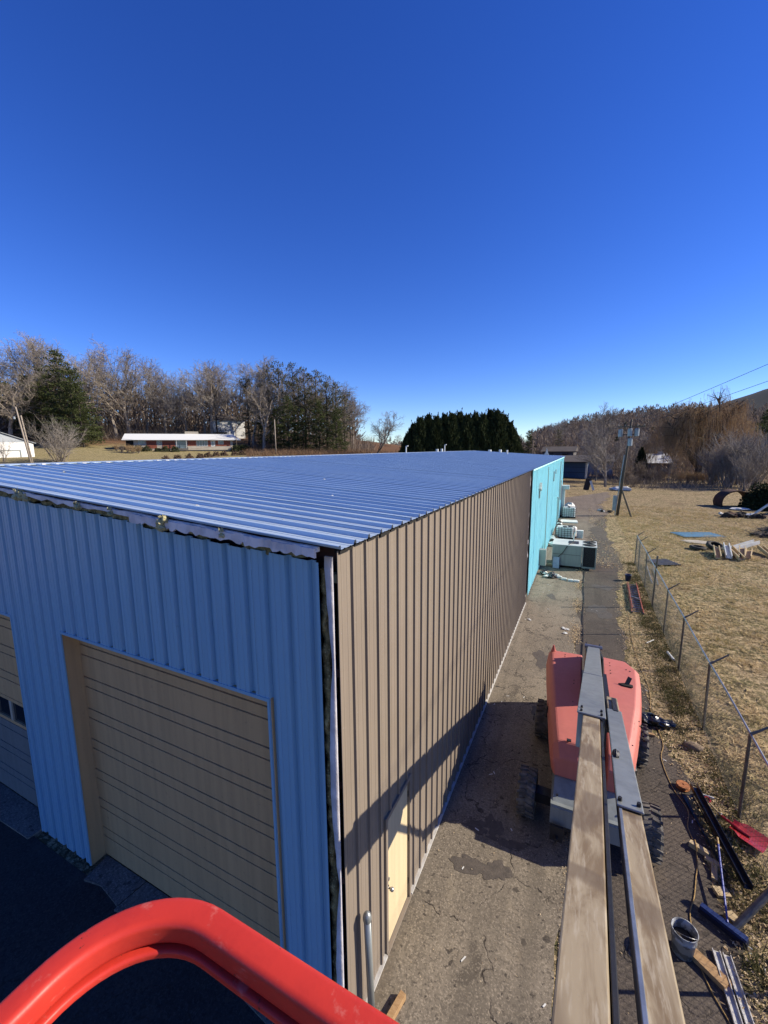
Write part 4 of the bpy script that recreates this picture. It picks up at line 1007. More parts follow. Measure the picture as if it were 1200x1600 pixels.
# air conditioning unit
ac = thing('air_conditioner', 'large grey packaged air conditioner with twin fans beside the blue wall', 'air conditioner', (-.3, 28, 0)); AO = (-.3, 28, 0)
part('cabinet', MB().bbox(-1.55, .10, 27.0, 28.75, .16, 1.42, .015), 'unit_paint', ac, origin=AO)
part('cabinet_top', MB().box(-1.57, .12, 26.98, 28.77, 1.42, 1.46), 'unit_top', ac, origin=AO)
part('seam', MB().box(-1.5, .05, 26.985, 26.999, .86, .875), 'dark_steel', ac, origin=AO)
part('top_opening', MB().box(-.68, -.1, 27.5, 28.3, 1.461, 1.475), 'coil_black', ac, origin=AO)
part('condenser', MB().box(.16, .86, 27.06, 28.7, .2, 1.40), 'coil_black', ac, origin=AO)
for x in (.125, .82): [part('corner_post', MB().box(x, x+.06, ya, ya+.06, .16, 1.42), 'unit_paint', ac, origin=AO) for ya in (27.0, 28.70)]
for i in range(30): part('coil_fin', MB().box(.19, .81, 27.045, 27.058, .22+i*.039, .232+i*.039), 'dark_steel', ac, origin=AO)
part('condenser_top', MB().box(.13, .90, 26.98, 28.77, 1.42, 1.46), 'unit_top', ac, origin=AO)
part('base_skirt', MB().box(.125, .88, 27.01, 27.06, .1, .2), 'unit_paint', ac, origin=AO)
for y in (27.45, 28.3):
    f = part('fan', MB().lathe([(0, 1.462), (.33, 1.462), (.33, 1.49), (.36, 1.49), (.36, 1.461)], 20, (.5, y, 0)), 'coil_black', ac, origin=AO)
    m = MB()
    for rr in (.1, .2, .3): m.tube([(.5+rr*math.cos(t), y+rr*math.sin(t), 1.50) for t in np.linspace(0, 6.28, 20)], .006, 4)
    m.lathe([(0, 1.53), (.07, 1.52), (.08, 1.49)], 10, (.5, y, 0)); part('fan_guard', m, 'wire_steel', f, origin=AO)
part('leg', MB().box(-1.4, -1.2, 27.05, 28.7, 0, .16), 'dark_steel', ac, origin=AO); part('leg', MB().box(-.3, -.05, 27.05, 28.7, 0, .16), 'dark_steel', ac, origin=AO); part('leg', MB().box(.3, .55, 26.9, 28.7, 0, .12), 'dark_steel', ac, origin=AO)
part('cable', MB().tube([(-1.5, 26.93, .62), (-1.2, 26.9, .7), (-.95, 26.92, .98), (-.75, 26.95, 1.35), (-.6, 27.2, 1.50), (-.35, 27.9, 1.50)], .022, 6), 'wire_black', ac, origin=AO)
part('pipe', MB().tube([(-.42, 28.3, 1.46), (-.38, 28.35, 1.9), (-.3, 28.4, 2.1)], .04, 6), 'white_plastic', ac, origin=AO)
single('insulation_board', MB().beam((-1.29, 26.72, .02), (-1.29, 26.90, .68), .36, .03, (0, 1, 0)).shift((1.29, -26.75, 0)), 'light_blue_board', 'pale blue speckled panel leaning on the air conditioner', 'panel', (-1.29, 26.75, 0))
single('timber_bearer', MB().box(-.3, .3, -.08, .08, 0, .14), 'lumber_pale', 'pale timber lying between air conditioner and blue wall', 'timber', (-1.85, 27.1, .02))

# IBC totes
def tote(x, y, w, d, h, label, lids):
    t = thing('liquid_tote', label, 'tote', (x, y, 0), 0, 'caged plastic totes along the blue wall')
    part('pallet', MB().box(-w/2, w/2, -d/2, d/2, .0, .05).box(-w/2, -w/2+.12, -d/2, d/2, .05, .14).box(w/2-.12, w/2, -d/2, d/2, .05, .14).box(-.06, .06, -d/2, d/2, .05, .14), 'dark_steel', t)
    part('tank', MB().bbox(-w/2+.04, w/2-.04, -d/2+.04, d/2-.04, .15, h-.04, .07), 'clear_glass_white', t)
    m = MB(); nx_, nz_ = 6, 5
    for sy in (-d/2, d/2):
        for i in range(nx_+1): xx = -w/2+w*i/nx_; m.tube([(xx, sy, .13), (xx, sy, h)], .018, 4)
        for j in range(nz_+1): zz = .15+(h-.15)*j/nz_; m.tube([(-w/2, sy, zz), (w/2, sy, zz)], .018, 4)
    for sx in (-w/2, w/2):
        for i in range(nx_+1): yy = -d/2+d*i/nx_; m.tube([(sx, yy, .13), (sx, yy, h)], .018, 4)
        for j in range(nz_+1): zz = .15+(h-.15)*j/nz_; m.tube([(sx, -d/2, zz), (sx, d/2, zz)], .018, 4)
    part('cage', m, 'post_steel', t)
    for lx, ly, lr in lids: part('lid', MB().lathe([(0, h+.02), (lr, h+.02), (lr, h-.06), (0, h-.06)], 14, (lx, ly, 0)), 'dark_steel', t)
    return t
tote(-1.22, 36.4, 1.35, 1.1, .98, 'caged white plastic tote just behind the air conditioner', [(.0, -.2, .16), (.4, .1, .18)])
tote(-1.30, 47.6, 1.30, 1.1, 1.12, 'caged white plastic tote farther along the blue wall', [(0, 0, .12)])
single('white_barrel', MB().lathe([(0, 0), (.26, 0), (.28, .1), (.28, .72), (.25, .78), (.15, .84), (0, .84)], 16), 'white_plastic', 'white plastic barrel squeezed behind the nearer tote', 'barrel', (-.62, 37.35, 0), smooth=True)
single('white_carton', MB().bbox(-.25, .25, -.2, .2, 0, .62, .02), 'white_plastic', 'small white box standing beside the nearer tote', 'box', (-.1, 36.9, 0))
single('white_board', MB().bbox(-.75, .75, -.7, .7, .0, .09, .01), 'white_plastic', 'flat white board lying in front of the farther tote', 'board', (-1.15, 44.6, .02), .08)
single('tarp_heap', MB().blob((0, 0, .35), .55, 5, 10, 6, .25, (1, 1.2, .8)).tube([(.35, -.3, 0), (.4, -.2, .5)], .04, 5), 'white_plastic', 'white sheet heaped at the far end of the blue wall', 'tarp', (-1.5, 54.0, 0))
hp = thing('debris_heap', 'jumbled dark and white debris beside the nearer tote at the wall', 'debris', (-1.95, 33.8, 0)); q = random.Random(25)
for i in range(8): part('scrap_piece', MB().blob((q.uniform(-.15, .35), q.uniform(-1.2, 2), .15), q.uniform(.12, .3), i, 7, 5, .3, (1, 1, .8)), ['debris_dark', 'white_plastic', 'debris_dark'][i % 3], hp)
hp = thing('debris_heap', 'white scraps and dark boards beside the farther tote at the wall', 'debris', (-1.95, 43, 0))
for i in range(8): part('scrap_piece', MB().blob((q.uniform(-.15, .25), q.uniform(-2, 3), .15), q.uniform(.12, .28), i, 7, 5, .3, (1, 1, .8)), ['white_plastic', 'debris_dark', 'debris_dark'][i % 3], hp)

# ================================================================== THE LOT ON THE RIGHT
# stacked old blue roofing sheets on the grass
bs = thing('metal_sheets', 'flat stack of blue ribbed metal sheets lying on the grass', 'metal sheets', (8.7, 41.9, tz(8.7, 41.9)), math.atan2(1.42, 3.25))
for i in range(3):
    m = sheet(-.95+.05*i, .95+.05*i-.25*i, 0, 3.3-.15*i, 0, nseg=1); m.v = [(l-1.6+.1*i, -u, .03+.012*i+h*.8) for u, l, h in m.v]; part('sheet', m, 'sheet_blue', bs)
def lot(x, y): return (x, y, tz(x, y))
single('cream_sheet', MB().blob((0, 0, .06), .9, 4, 12, 4, .2, (1.5, .55, .08)), 'cream_wall', 'crumpled cream sheet lying between blue sheets and tyres', 'sheet', lot(8.3, 38.9))
def tyre(x, y, r, w, tilt, label):
    m = MB().lathe([(r*.55, -w/2), (r*.85, -w/2-.01), (r, -w/3), (r, w/3), (r*.85, w/2+.01), (r*.55, w/2), (r*.6, w/3), (r*.8, 0), (r*.6, -w/3)], 22, (0, 0, 0), 'z', True)
    o = single('tyre', m, 'rubber', label, 'tyre', (x, y, tz(x, y)+w/2+.5*r*math.sin(tilt)), .5, 'old tyres on the grass', True); o.rotation_euler = (tilt, .05, .4); return o
tyre(8.75, 36.7, .55, .26, R(22), 'old black tyre tilted beside the lumber pile'); tyre(7.6, 36.0, .5, .22, R(2), 'old black tyre lying flat left of the tilted one')
def open_chan(x, y, rz, l, tilt, mat, label, w=.34):
    m = MB(); pr = [(-w/2, 0), (w/2, 0), (w/2, .24), (w/2-.05, .24), (w/2-.05, .05), (-w/2+.05, .05), (-w/2+.05, .24), (-w/2, .24)]
    n = len(pr); vs = [(a, s*l/2, b) for s in (-1, 1) for a, b in pr]
    m.add(vs, [tuple(range(n)), tuple(range(2*n-1, n-1, -1))]+[(i, n+i, n+(i+1) % n, (i+1) % n) for i in range(n)])
    o = single('wall_form', m, mat, label, 'channel', (x, y, tz(x, y)+.05+l/2*math.sin(abs(tilt))), rz, 'channels dumped on the grass'); o.rotation_euler = (tilt, 0, rz); return o
for i, (x, y, rz, l, mt, tilt) in enumerate(((8.33, 34.3, -.16, 2.2, 'lumber_pale', .12), (8.95, 34.6, -.15, 2.2, 'white_plastic', .2), (9.35, 34.5, .02, 2.5, 'lumber_pale', .1), (9.75, 34.7, -.25, 2.0, 'lumber_pale', .15), (10.15, 34.9, -.3, 2.1, 'lumber_pale', .05), (11.35, 35.9, .05, 2.0, 'lumber_pale', .12))):
    open_chan(x, y, rz, l, tilt, mt, '%s of the pale open channels lying on the grass, counted from the tyres' % ORD[i])
open_chan(10.25, 36.6, -.9, 2.6, .18, 'white_plastic', 'long white channel slanting across the heap of pale channels', .42)
pl = thing('pallet', 'grey weathered rack lying flat behind the fence', 'pallet', lot(4.75, 30.6), .5)
for i in range(6): part('slat', MB().box(-.7, .7, -.62+i*.23, -.5+i*.23, .10, .125), 'post_steel', pl)
for x in (-.65, 0, .65): part('bearer', MB().box(x-.04, x+.04, -.65, .68, 0, .10), 'debris_dark', pl)
for i, (x0, y0, x1, y1) in enumerate(((3.6, 25.6, 3.75, 29.4), (3.85, 25.4, 4.05, 29.0))):
    single('pipe', MB().tube([(x0, y0, .05), (x1, y1, .07)], .035, 7), 'alu', 'long grey pipe lying along the fence, %s' % ('nearer the fence' if i == 0 else 'farther from the fence'), 'pipe')
single('boulder', MB().blob((0, 0, .04), .17, 4, 12, 8, .1, (1.3, .8, .6)), 'boulder', 'brown mossy stone at the foot of the fence by the black bag', 'stone', (2.78, 11.55, .0), smooth=True)
# rusted culvert arch
cu = thing('rusted_tank', 'large rusted open steel ring standing in the brush', 'tank', lot(16.6, 64.5), .25)
m = MB(); ro_, ri_ = 1.55, 1.45
vs = []; fs = []; n = 22
for i in range(n+1):
    t = R(-25+230*i/n)
    for r_, y_ in ((ro_, -.9), (ro_, .9), (ri_, .9), (ri_, -.9)): vs.append((r_*math.cos(t)*1.1, y_, .55+r_*math.sin(t)*.95))
    if i:
        for j in range(4): j2 = (j+1) % 4; fs.append((4*(i-1)+j, 4*(i-1)+j2, 4*i+j2, 4*i+j))
part('shell', m.add(vs, fs), 'rust', cu)
m = MB(); m.tube([(1.5*math.cos(t)*1.1, -.92, .55+1.5*math.sin(t)*.95) for t in np.linspace(R(-25), R(205), 24)], .08, 6); part('rim', m, 'rust', cu)
hp = thing('debris_heap', 'black and white scrap heap at the edge of the lot', 'debris', lot(14.9, 54.6)); q = random.Random(35)
for i in range(14): part('scrap_piece', MB().blob((q.uniform(-1.9, 1.9), q.uniform(-.8, .8), .2), q.uniform(.2, .45), i, 7, 5, .35, (1.2, 1, .7)), ['debris_dark', 'debris_dark', 'debris_dark', 'rust', 'white_plastic'][i % 5], hp)
single('white_post', MB().beam((0, 0, .2), (1.3, .5, 1.3), .16, .16), 'white_plastic', 'white board poking up from the scrap heap', 'board', lot(16.0, 55.2))
single('white_slab', MB().blob((0, 0, .15), .7, 8, 9, 4, .2, (1.4, .8, .25)), 'white_plastic', 'white slab lying in front of the rusted ring', 'slab', lot(16.4, 60.6))
for i, (x, y, s) in enumerate(((13.5, 43.5, .7), (15.2, 46.5, 1.0), (17.5, 52.5, .8), (14.6, 40.3, .8))):
    hp = thing('brush_pile', 'dark tangled brush pile on the right edge of the lot, %s from the camera' % ORD[i], 'brush pile', lot(x, y)); m = MB(); q = random.Random(50+i)
    for j in range(160):
        p = Vector((q.gauss(0, .8*s), q.gauss(0, .6*s), q.uniform(0, .5*s))); d = Vector((q.uniform(-1, 1), q.uniform(-1, 1), q.uniform(-.2, .5))); m.spike(p, p+d*q.uniform(.4, .9), .02)
    part('twigs', m, 'twig_brown', hp, kind='stuff'); part('core', MB().blob((0, 0, .1), .8*s, i, 9, 5, .35, (1.4, 1, .45)), 'debris_dark', hp)
# arrow board by the road end, junk
ab = thing('road_barrier', 'dark leaning board with white stripe at the end of the road', 'barrier', lot(.75, 79.3))
part('board', MB().beam((-.5, 0, 0), (-.1, .2, 1.9), .9, .08, (0, 1, 0)), 'debris_dark', ab); part('stripe', MB().beam((.7, 0, 0), (.15, .15, 1.6), .35, .06, (0, 1, 0)), 'white_plastic', ab)
single('white_junk', MB().blob((0, 0, .3), .8, 3, 9, 5, .35, (2.0, .9, .5)), 'white_plastic', 'white junk heap at the foot of the bare tree', 'junk', lot(5.6, 80.5))
hp = thing('debris_heap', 'small dark and white scrap lying left of the leaning utility pole', 'debris', lot(2.6, 53.5)); q = random.Random(45)
for i in range(6): part('scrap_piece', MB().blob((q.uniform(-1.0, .6), q.uniform(-.6, .6), .1), q.uniform(.12, .28), i, 7, 4, .35, (1.2, 1, .7)), ['debris_dark', 'white_plastic', 'debris_dark'][i % 3], hp)

# utility pole with transformers
up = thing('utility_pole', 'leaning dark utility pole carrying four transformers', 'utility pole', (3.35, 50.6, 0)); UO = (3.35, 50.6, 0)
PB = Vector((3.35, 50.6, -.2)); PT = Vector((4.02, 50.6, 10.15))
def onp(z): return PB.lerp(PT, (z+.2)/10.35)
part('pole', MB().tube([PB, onp(5), PT], [.15, .125, .10], 10), 'pole_dark', up, origin=UO, smooth=True)
for z, dx, dy in ((8.75, -.85, -.1), (8.8, -.02, -.36), (8.8, .62, -.1), (7.8, .12, -.36)):
    c = onp(z)+Vector((dx, dy, 0)); tr_ = part('transformer', MB().lathe([(0, -.38), (.19, -.38), (.215, -.34), (.215, .32), (.225, .35), (.17, .4), (0, .42)], 16, tuple(c)), 'transformer_grey', up, origin=UO, smooth=False)
    part('bushing', MB().tube([c+Vector((.1, 0, .38)), c+Vector((.1, 0, .62))], .05, 6), 'pole_pale', tr_, origin=UO)
part('crossarm', MB().beam(onp(9.4)+Vector((-1.2, -.15, 0)), onp(9.4)+Vector((1.3, -.15, .0)), .1, .12), 'pole_wood', up, origin=UO)
for dx in (-1.1, -.5, .6, 1.2): part('insulator', MB().lathe([(0, .2), (.05, .18), (.06, .06), (.03, 0)], 8, tuple(onp(9.4)+Vector((dx, -.15, .06)))), 'pole_pale', up, origin=UO)
part('transformer_bracket', MB().beam(onp(8.6)+Vector((-1.0, -.05, 0)), onp(8.6)+Vector((.7, -.05, 0)), .08, .08), 'dark_steel', up, origin=UO)
part('conduit', MB().tube([onp(.1)+Vector((-.24, -.1, 0)), onp(6.5)+Vector((-.2, -.1, 0))], .05, 6), 'transformer_grey', up, origin=UO)
part('meter_box', MB().bbox(-.55, -.2, -.25, .05, .6, 2.2, .02).shift((3.4, 50.6, 0)), 'transformer_grey', up, origin=UO)
part('brace_pole', MB().tube([(4.68, 50.2, -.1), (3.55, 50.55, 3.0)], .085, 8), 'pole_dark', up, origin=UO)
def wire(p, q, sag, label, r=.012, n=24, grp=None, mat='wire_black'):
    p = Vector(p); q = Vector(q); pts = []
    for i in range(n+1): t = i/n; v = p.lerp(q, t); v.z -= sag*4*t*(1-t); pts.append(v-p)
    return single('power_line', MB().tube(pts, r, 4), mat, label, 'wire', tuple(p), 0, grp)
wire(onp(9.4)+Vector((-.5, -.15, .26)), (26.6, 6, 20.6), .35, 'upper black power line crossing the sky at the right edge', .017)
wire(onp(9.4)+Vector((1.2, -.15, .26)), (29.8, 6, 19.6), .35, 'lower black power line crossing the sky at the right edge', .017)

# ================================================================== TREES
def grow(tm, cm, q, p, d, L, r, lev, maxlev, cfg):
    nseg = cfg['seg'][lev]; pts = [p.copy()]; rs = [r]; dirs = []
    dd = d.copy(); pp = p.copy()
    for i in range(nseg):
        dd = (dd+Vector((q.gauss(0, 1), q.gauss(0, 1), q.gauss(0, .7)))*cfg['wob'][lev]+Vector((0, 0, cfg['up'][lev]))).normalized()
        pp = pp+dd*(L/nseg); pts.append(pp.copy()); dirs.append(dd.copy()); rs.append(r*(1-(1-cfg['tap'][lev])*(i+1)/nseg))
    if lev < 2: tm.tube(pts, rs, 6 if lev == 0 else 4, cap=False)
    elif lev < maxlev: cm.tube(pts, rs, 3, cap=False)
    else:
        cm.spike(pts[0], pts[-1], rs[0]); return
    nch = cfg['n'][lev]; s0 = cfg['start'][lev]
    for i in range(nch):
        t = s0+(1-s0)*(i+q.random()*.8)/nch; t = min(t, .999); k = int(t*nseg); f = t*nseg-k
        b = pts[k].lerp(pts[k+1], f); ax = dirs[k]
        side = ax.cross(Vector((q.gauss(0, 1), q.gauss(0, 1), q.gauss(0, 1))))
        if side.length < .01: continue
        side.normalize(); ang = q.gauss(cfg['ang'][lev], .16)
        nd = (ax*math.cos(ang)+side*math.sin(ang)).normalized()
        ln = L*cfg['len'][lev]*q.uniform(.75, 1.2)*(1.15-cfg['short'][lev]*t)
        grow(tm, cm, q, b, nd, ln, max(cfg['rmin'][lev], rs[k]*cfg['rr'][lev]), lev+1, maxlev, cfg)
OAK = dict(seg=[6, 5, 3, 2, 1], wob=[.07, .16, .2, .25, .3], up=[.04, .10, .05, .04, .03], tap=[.35, .25, .3, .3, .3], n=[13, 10, 7, 5, 0], start=[.30, .22, .2, .15, 0], ang=[.75, .72, .75, .75, .7], len=[.52, .48, .46, .45, 0], short=[.35, .45, .4, .4, 0], rr=[.5, .5, .5, .55, .5], rmin=[.06, .045, .030, .020, .014])
TALL = dict(OAK, n=[14, 10, 7, 5, 0], start=[.38, .2, .2, .15, 0], ang=[.55, .62, .7, .75, .7], len=[.42, .46, .46, .45, 0], short=[.4, .4, .4, .4, 0])
WIDE = dict(OAK, n=[9, 12, 7, 5, 0], start=[.25, .2, .2, .15, 0], ang=[.6, .75, .8, .8, .7], len=[.75, .45, .44, .42, 0], short=[.2, .4, .4, .4, 0], up=[.03, .09, .05, .04, .03])
protos = {}
def proto(key, seed, cfg, H, r, trunk_frac=.8, bark='bark_grey', twig='twig_grey', lean=(0, 0)):
    q = random.Random(seed); tm, cm = MB(), MB()
    grow(tm, cm, q, Vector((0, 0, -.3)), Vector((lean[0], lean[1], 1)).normalized(), H*trunk_frac, r, 0, 4, cfg)
    top = max(v[2] for v in cm.v); 
    protos[key] = (tm.mesh('trunk', bark), cm.mesh('crown', twig), top)
proto('oak1', 1, OAK, 25, .45, .72); proto('oak2', 2, OAK, 25, .4, .75); proto('oak3', 3, WIDE, 25, .5, .55, 'bark_pale', 'twig_pale')
proto('tall1', 4, TALL, 25, .34, .85); proto('tall2', 5, TALL, 25, .3, .85, 'bark_pale', 'twig_pale'); proto('tall3', 6, TALL, 25, .33, .85, 'bark_dark', 'twig_brown')
proto('lean1', 7, WIDE, 16, .36, .55, 'bark_dark', 'twig_grey', (.75, .2))
proto('near1', 9, dict(TALL, n=[36, 12, 7, 4, 0], start=[.12, .15, .2, .15, 0], ang=[.80, .5, .6, .65, .7], len=[.46, .42, .42, .4, 0], short=[.75, .4, .4, .4, 0], up=[.02, .10, .08, .05, 0], rr=[.36, .42, .5, .55, .5], rmin=[.045, .022, .013, .009, .007]), 15, .24, .98, 'bark_pale', 'twig_grey')
def plant_tree(key, x, y, H, label, group=None, rz=None, name='bare_tree', wide=1.0):
    tme, cme, top = protos[key]; s = H/top
    t = thing(name, label, 'tree', (x, y, tz(x, y)), rnd.uniform(0, 6.28) if rz is None else rz, group)
    t.scale = (s*wide, s*wide, s); link('trunk', tme, t); link('crown', cme, t); return t

# conifers -------------------------------------------------
def leafquads(C, D, L, W, seed):
    """rhomb leaf sprays: centres C, directions D"""
    g = np.random.default_rng(seed); n = len(C); D = D/np.linalg.norm(D, axis=1, keepdims=True)
    rv = g.normal(size=(n, 3)); S = np.cross(D, rv); S /= np.linalg.norm(S, axis=1, keepdims=True)+1e-9
    L = np.asarray(L).reshape(-1, 1); W = np.asarray(W).reshape(-1, 1)
    V = np.stack([C-D*L*.5, C+S*W*.5, C+D*L*.5, C-S*W*.5], 1).reshape(-1, 3)
    F = np.arange(n*4).reshape(-1, 4); return V, F
def make_pine(key, seed, H, rad, n_br, dens, start=.12, leaf='pine_needles', droop=.1, ex=.6, inner=.35, sz=1.0):
    g = np.random.default_rng(seed); tm = MB(); tm.tube([(0, 0, -.3), (g.normal(0, .2), g.normal(0, .2), H*.5), (0, 0, H)], [H*.016, H*.011, .03], 6)
    C = []; D = []; L = []
    for i in range(n_br):
        t = start+(1-start)*(i+g.random())/n_br; z = H*t; a = g.uniform(0, 6.28)
        rl = rad*(1.03-t)**ex*g.uniform(.45, 1.12)*(.55+.45*min(1, (t-start)/.2+.2))*(1+.22*math.sin(a*2+seed+z*.5))
        el = .02+.55*t-droop*(1-t)+g.normal(0, .12); d = np.array([math.cos(a)*math.cos(el), math.sin(a)*math.cos(el), math.sin(el)])
        e = np.array([0, 0, z])+d*rl; tm.spike((0, 0, z), tuple(e), .05+.02*rl/3)
        side = np.cross(d, [0, 0, 1]); side /= np.linalg.norm(side)+1e-9
        nt = max(2, int(rl*1.6))
        for k in range(nt):                      # needle tufts along and beside the branch
            sp = g.uniform(inner, 1.02); c = np.array([0, 0, z])+d*(sp*rl)+side*g.uniform(-1, 1)*rl*.28*sp+np.array([0, 0, g.uniform(-.1, .25)])
            m = max(3, int(dens*g.uniform(.6, 1.4))); P = c+g.normal(0, 1, (m, 3))*np.array([.42, .42, .20])*(H/22)
            C.append(P); D.append(d+side*g.normal(0, .6)+g.normal(0, .45, (m, 3))+np.array([0, 0, .4])); L.append(g.uniform(.4, .8, m)*(H/22)*sz)
    C = np.concatenate(C); D = np.concatenate(D); L = np.concatenate(L)
    V, F = leafquads(C, D, L, L*.36, seed); protos[key] = (tm.mesh('trunk', 'bark_dark'), npmesh('crown', V, F, leaf), H)
make_pine('pine1', 21, 22, 7.2, 150, 8, .05); make_pine('pine2', 22, 22, 6.0, 140, 8, .06)
make_pine('pine3', 23, 22, 6.0, 85, 6, .2, 'pine_needles_thin', .05, .42, .45, .9); make_pine('pine4', 24, 22, 5.2, 80, 6, .14, 'pine_needles_thin', .05, .45, .4, .9)
def make_cypress(key, seed, H, rad):
    g = np.random.default_rng(seed); n = 9500
    z = H*g.uniform(0.01, 1, n)**.9; prof = rad*np.clip((1-(z/H)**2.3), .03, 1)**.9
    a = g.uniform(0, 6.28, n); lob = 1+.13*np.sin(a*5+z*1.3)+.1*np.sin(a*3-z*2.1); rr = prof*lob*np.sqrt(g.uniform(.45, 1.05, n))
    C = np.stack([rr*np.cos(a), rr*np.sin(a), z], 1); D = np.stack([np.cos(a)*.75, np.sin(a)*.75, np.full(n, 1.0)], 1)+g.normal(0, .25, (n, 3))
    L = g.uniform(.5, 1.35, n); V, F = leafquads(C, D, L, L*.22, seed)
    nt, ns = 70, 34; zt = H*g.uniform(.25, .99, nt); at = g.uniform(0, 6.28, nt); rt = rad*np.clip((1-(zt/H)**2.3), .03, 1)**.9*g.uniform(.8, 1.02, nt); hl = g.uniform(.7, 1.7, nt)
    ti = np.repeat(np.arange(nt), ns); u = g.random(nt*ns); wr = .30*(1-u); b = g.uniform(0, 6.28, nt*ns)
    C2 = np.stack([rt[ti]*np.cos(at[ti])+wr*np.cos(b)+u*.35*np.cos(at[ti]), rt[ti]*np.sin(at[ti])+wr*np.sin(b)+u*.35*np.sin(at[ti]), zt[ti]+hl[ti]*(u-.15)], 1)
    D2 = np.stack([np.cos(b)*.4, np.sin(b)*.4, np.ones(nt*ns)], 1); L2 = g.uniform(.3, .6, nt*ns); V2, F2 = leafquads(C2, D2, L2, L2*.3, seed+5)
    V = np.concatenate([V, V2]); F = np.arange(len(V)).reshape(-1, 4)
    tm = MB(); tm.tube([(0, 0, -.2), (0, 0, H*.9)], [.22, .03], 6); protos[key] = (tm.mesh('trunk', 'bark_dark'), npmesh('crown', V, F, 'cypress_leaf'), H)
make_cypress('cyp1', 31, 13.5, 2.6); make_cypress('cyp2', 32, 13.5, 2.7); make_cypress('cyp3', 33, 13.5, 2.5)

# row of Leyland-like cypresses
cyp = [(636, 680), (646, 664), (657, 655), (669, 651), (682, 653), (694, 650), (706, 649), (718, 647), (730, 651), (742, 648), (754, 650), (765, 644), (776, 645), (786, 651), (796, 662), (804, 676)]
for i, (px, yt) in enumerate(cyp):
    kd = 76+(2.2 if i % 2 else 0); x, y = bd(px, kd); H = zat(px, yt, kd)-tz(x, y)
    plant_tree(['cyp1', 'cyp2', 'cyp3'][i % 3], x, y, H, 'dense dark evergreen in the clipped-looking row behind the roof, %s from the left' % ORD[i], 'row of dark evergreens', name='cypress_tree', wide=1.12)

# bare wood on the left hill
hillbare = [(-60, 140, 540, 'oak1'), (-35, 130, 550, 'tall1'), (-10, 136, 545, 'oak2'), (18, 118, 560, 'oak3'), (12, 150, 535, 'tall3'), (40, 142, 527, 'oak2'), (62, 138, 533, 'tall1'), (78, 150, 524, 'oak1'), (98, 146, 526, 'tall2'), (118, 142, 540, 'oak2'), (140, 150, 540, 'tall1'), (152, 138, 552, 'oak1'), (172, 146, 545, 'tall3'), (184, 134, 556, 'oak3'), (203, 136, 545, 'oak3'), (216, 150, 548, 'tall1'), (232, 140, 556, 'oak2'), (248, 150, 560, 'tall3'), (262, 140, 572, 'oak1'), (278, 148, 578, 'tall1'), (294, 140, 584, 'oak2'), (308, 150, 574, 'tall2'), (322, 142, 566, 'tall1'), (336, 136, 560, 'oak1'), (344, 142, 562, 'tall3'), (366, 156, 566, 'oak2'), (396, 134, 556, 'tall2'), (392, 142, 558, 'tall1'), (413, 126, 574, 'oak3'), (404, 150, 566, 'oak2'), (428, 146, 572, 'tall1'), (446, 140, 574, 'oak1'), (466, 146, 578, 'tall3'), (486, 142, 578, 'oak2'), (506, 138, 582, 'tall1'), (522, 142, 588, 'oak1'), (538, 138, 596, 'oak2'), (548, 146, 602, 'tall3'), (552, 140, 618, 'oak1')]
for i, (px, kd, yt, key) in enumerate(hillbare):
    x, y = bd(px, kd); H = zat(px, yt, kd)-tz(x, y)
    plant_tree(key, x, y, H, 'leafless grey tree on the wooded hill, %s from the left edge' % ORD[i], 'leafless trees on the hill', wide=rnd.uniform(1.05, 1.3))
x, y = bd(583, 112); plant_tree('lean1', x, y, zat(583, 640, 112)-tz(x, y), 'dark tree leaning right over the brown bank', rz=R(20))
for i, (px, kd, yt, key) in enumerate([(596, 150, 676, 'oak2'), (610, 160, 680, 'tall3'), (622, 160, 678, 'oak1'), (634, 170, 672, 'tall2')]):
    x, y = bd(px, kd); plant_tree(key, x, y, zat(px, yt, kd)-tz(x, y), 'small far leafless tree left of the evergreen row, %s from the left' % ORD[i], 'small far trees beside the evergreen row', wide=1.12)
pines = [(22, 132, 600, 'pine2'), (52, 126, 590, 'pine2'), (72, 122, 600, 'pine1'), (104, 126, 556, 'pine1'), (122, 118, 582, 'pine1'), (132, 116, 608, 'pine1'), (90, 118, 628, 'pine1'), (42, 138, 610, 'pine2'), (390, 140, 596, 'pine4'), (424, 138, 576, 'pine3'), (440, 134, 572, 'pine4'), (462, 132, 574, 'pine3'), (478, 130, 582, 'pine4'), (496, 132, 584, 'pine3'), (512, 128, 592, 'pine4'), (526, 128, 602, 'pine3'), (540, 124, 616, 'pine4'), (452, 124, 622, 'pine1'), (500, 122, 630, 'pine1'), (527, 120, 640, 'pine1'), (432, 126, 640, 'pine2'), (474, 124, 640, 'pine2'), (410, 134, 640, 'pine2')]
for i, (px, kd, yt, key) in enumerate(pines):
    x, y = bd(px, kd); H = zat(px, yt, kd)-tz(x, y)
    grp = 'pines behind the white barn' if px < 200 else 'thin pines right of the ranch house'
    j = i if px < 200 else i-8
    plant_tree(key, x, y, H, ('green pine in the dense clump behind the utility poles, %s from the left' if px < 200 else 'tall thin-crowned pine in the stand right of the ranch house, %s in the stand') % ORD[j], grp, name='pine_tree', wide=1.15 if px < 200 else 1.0)

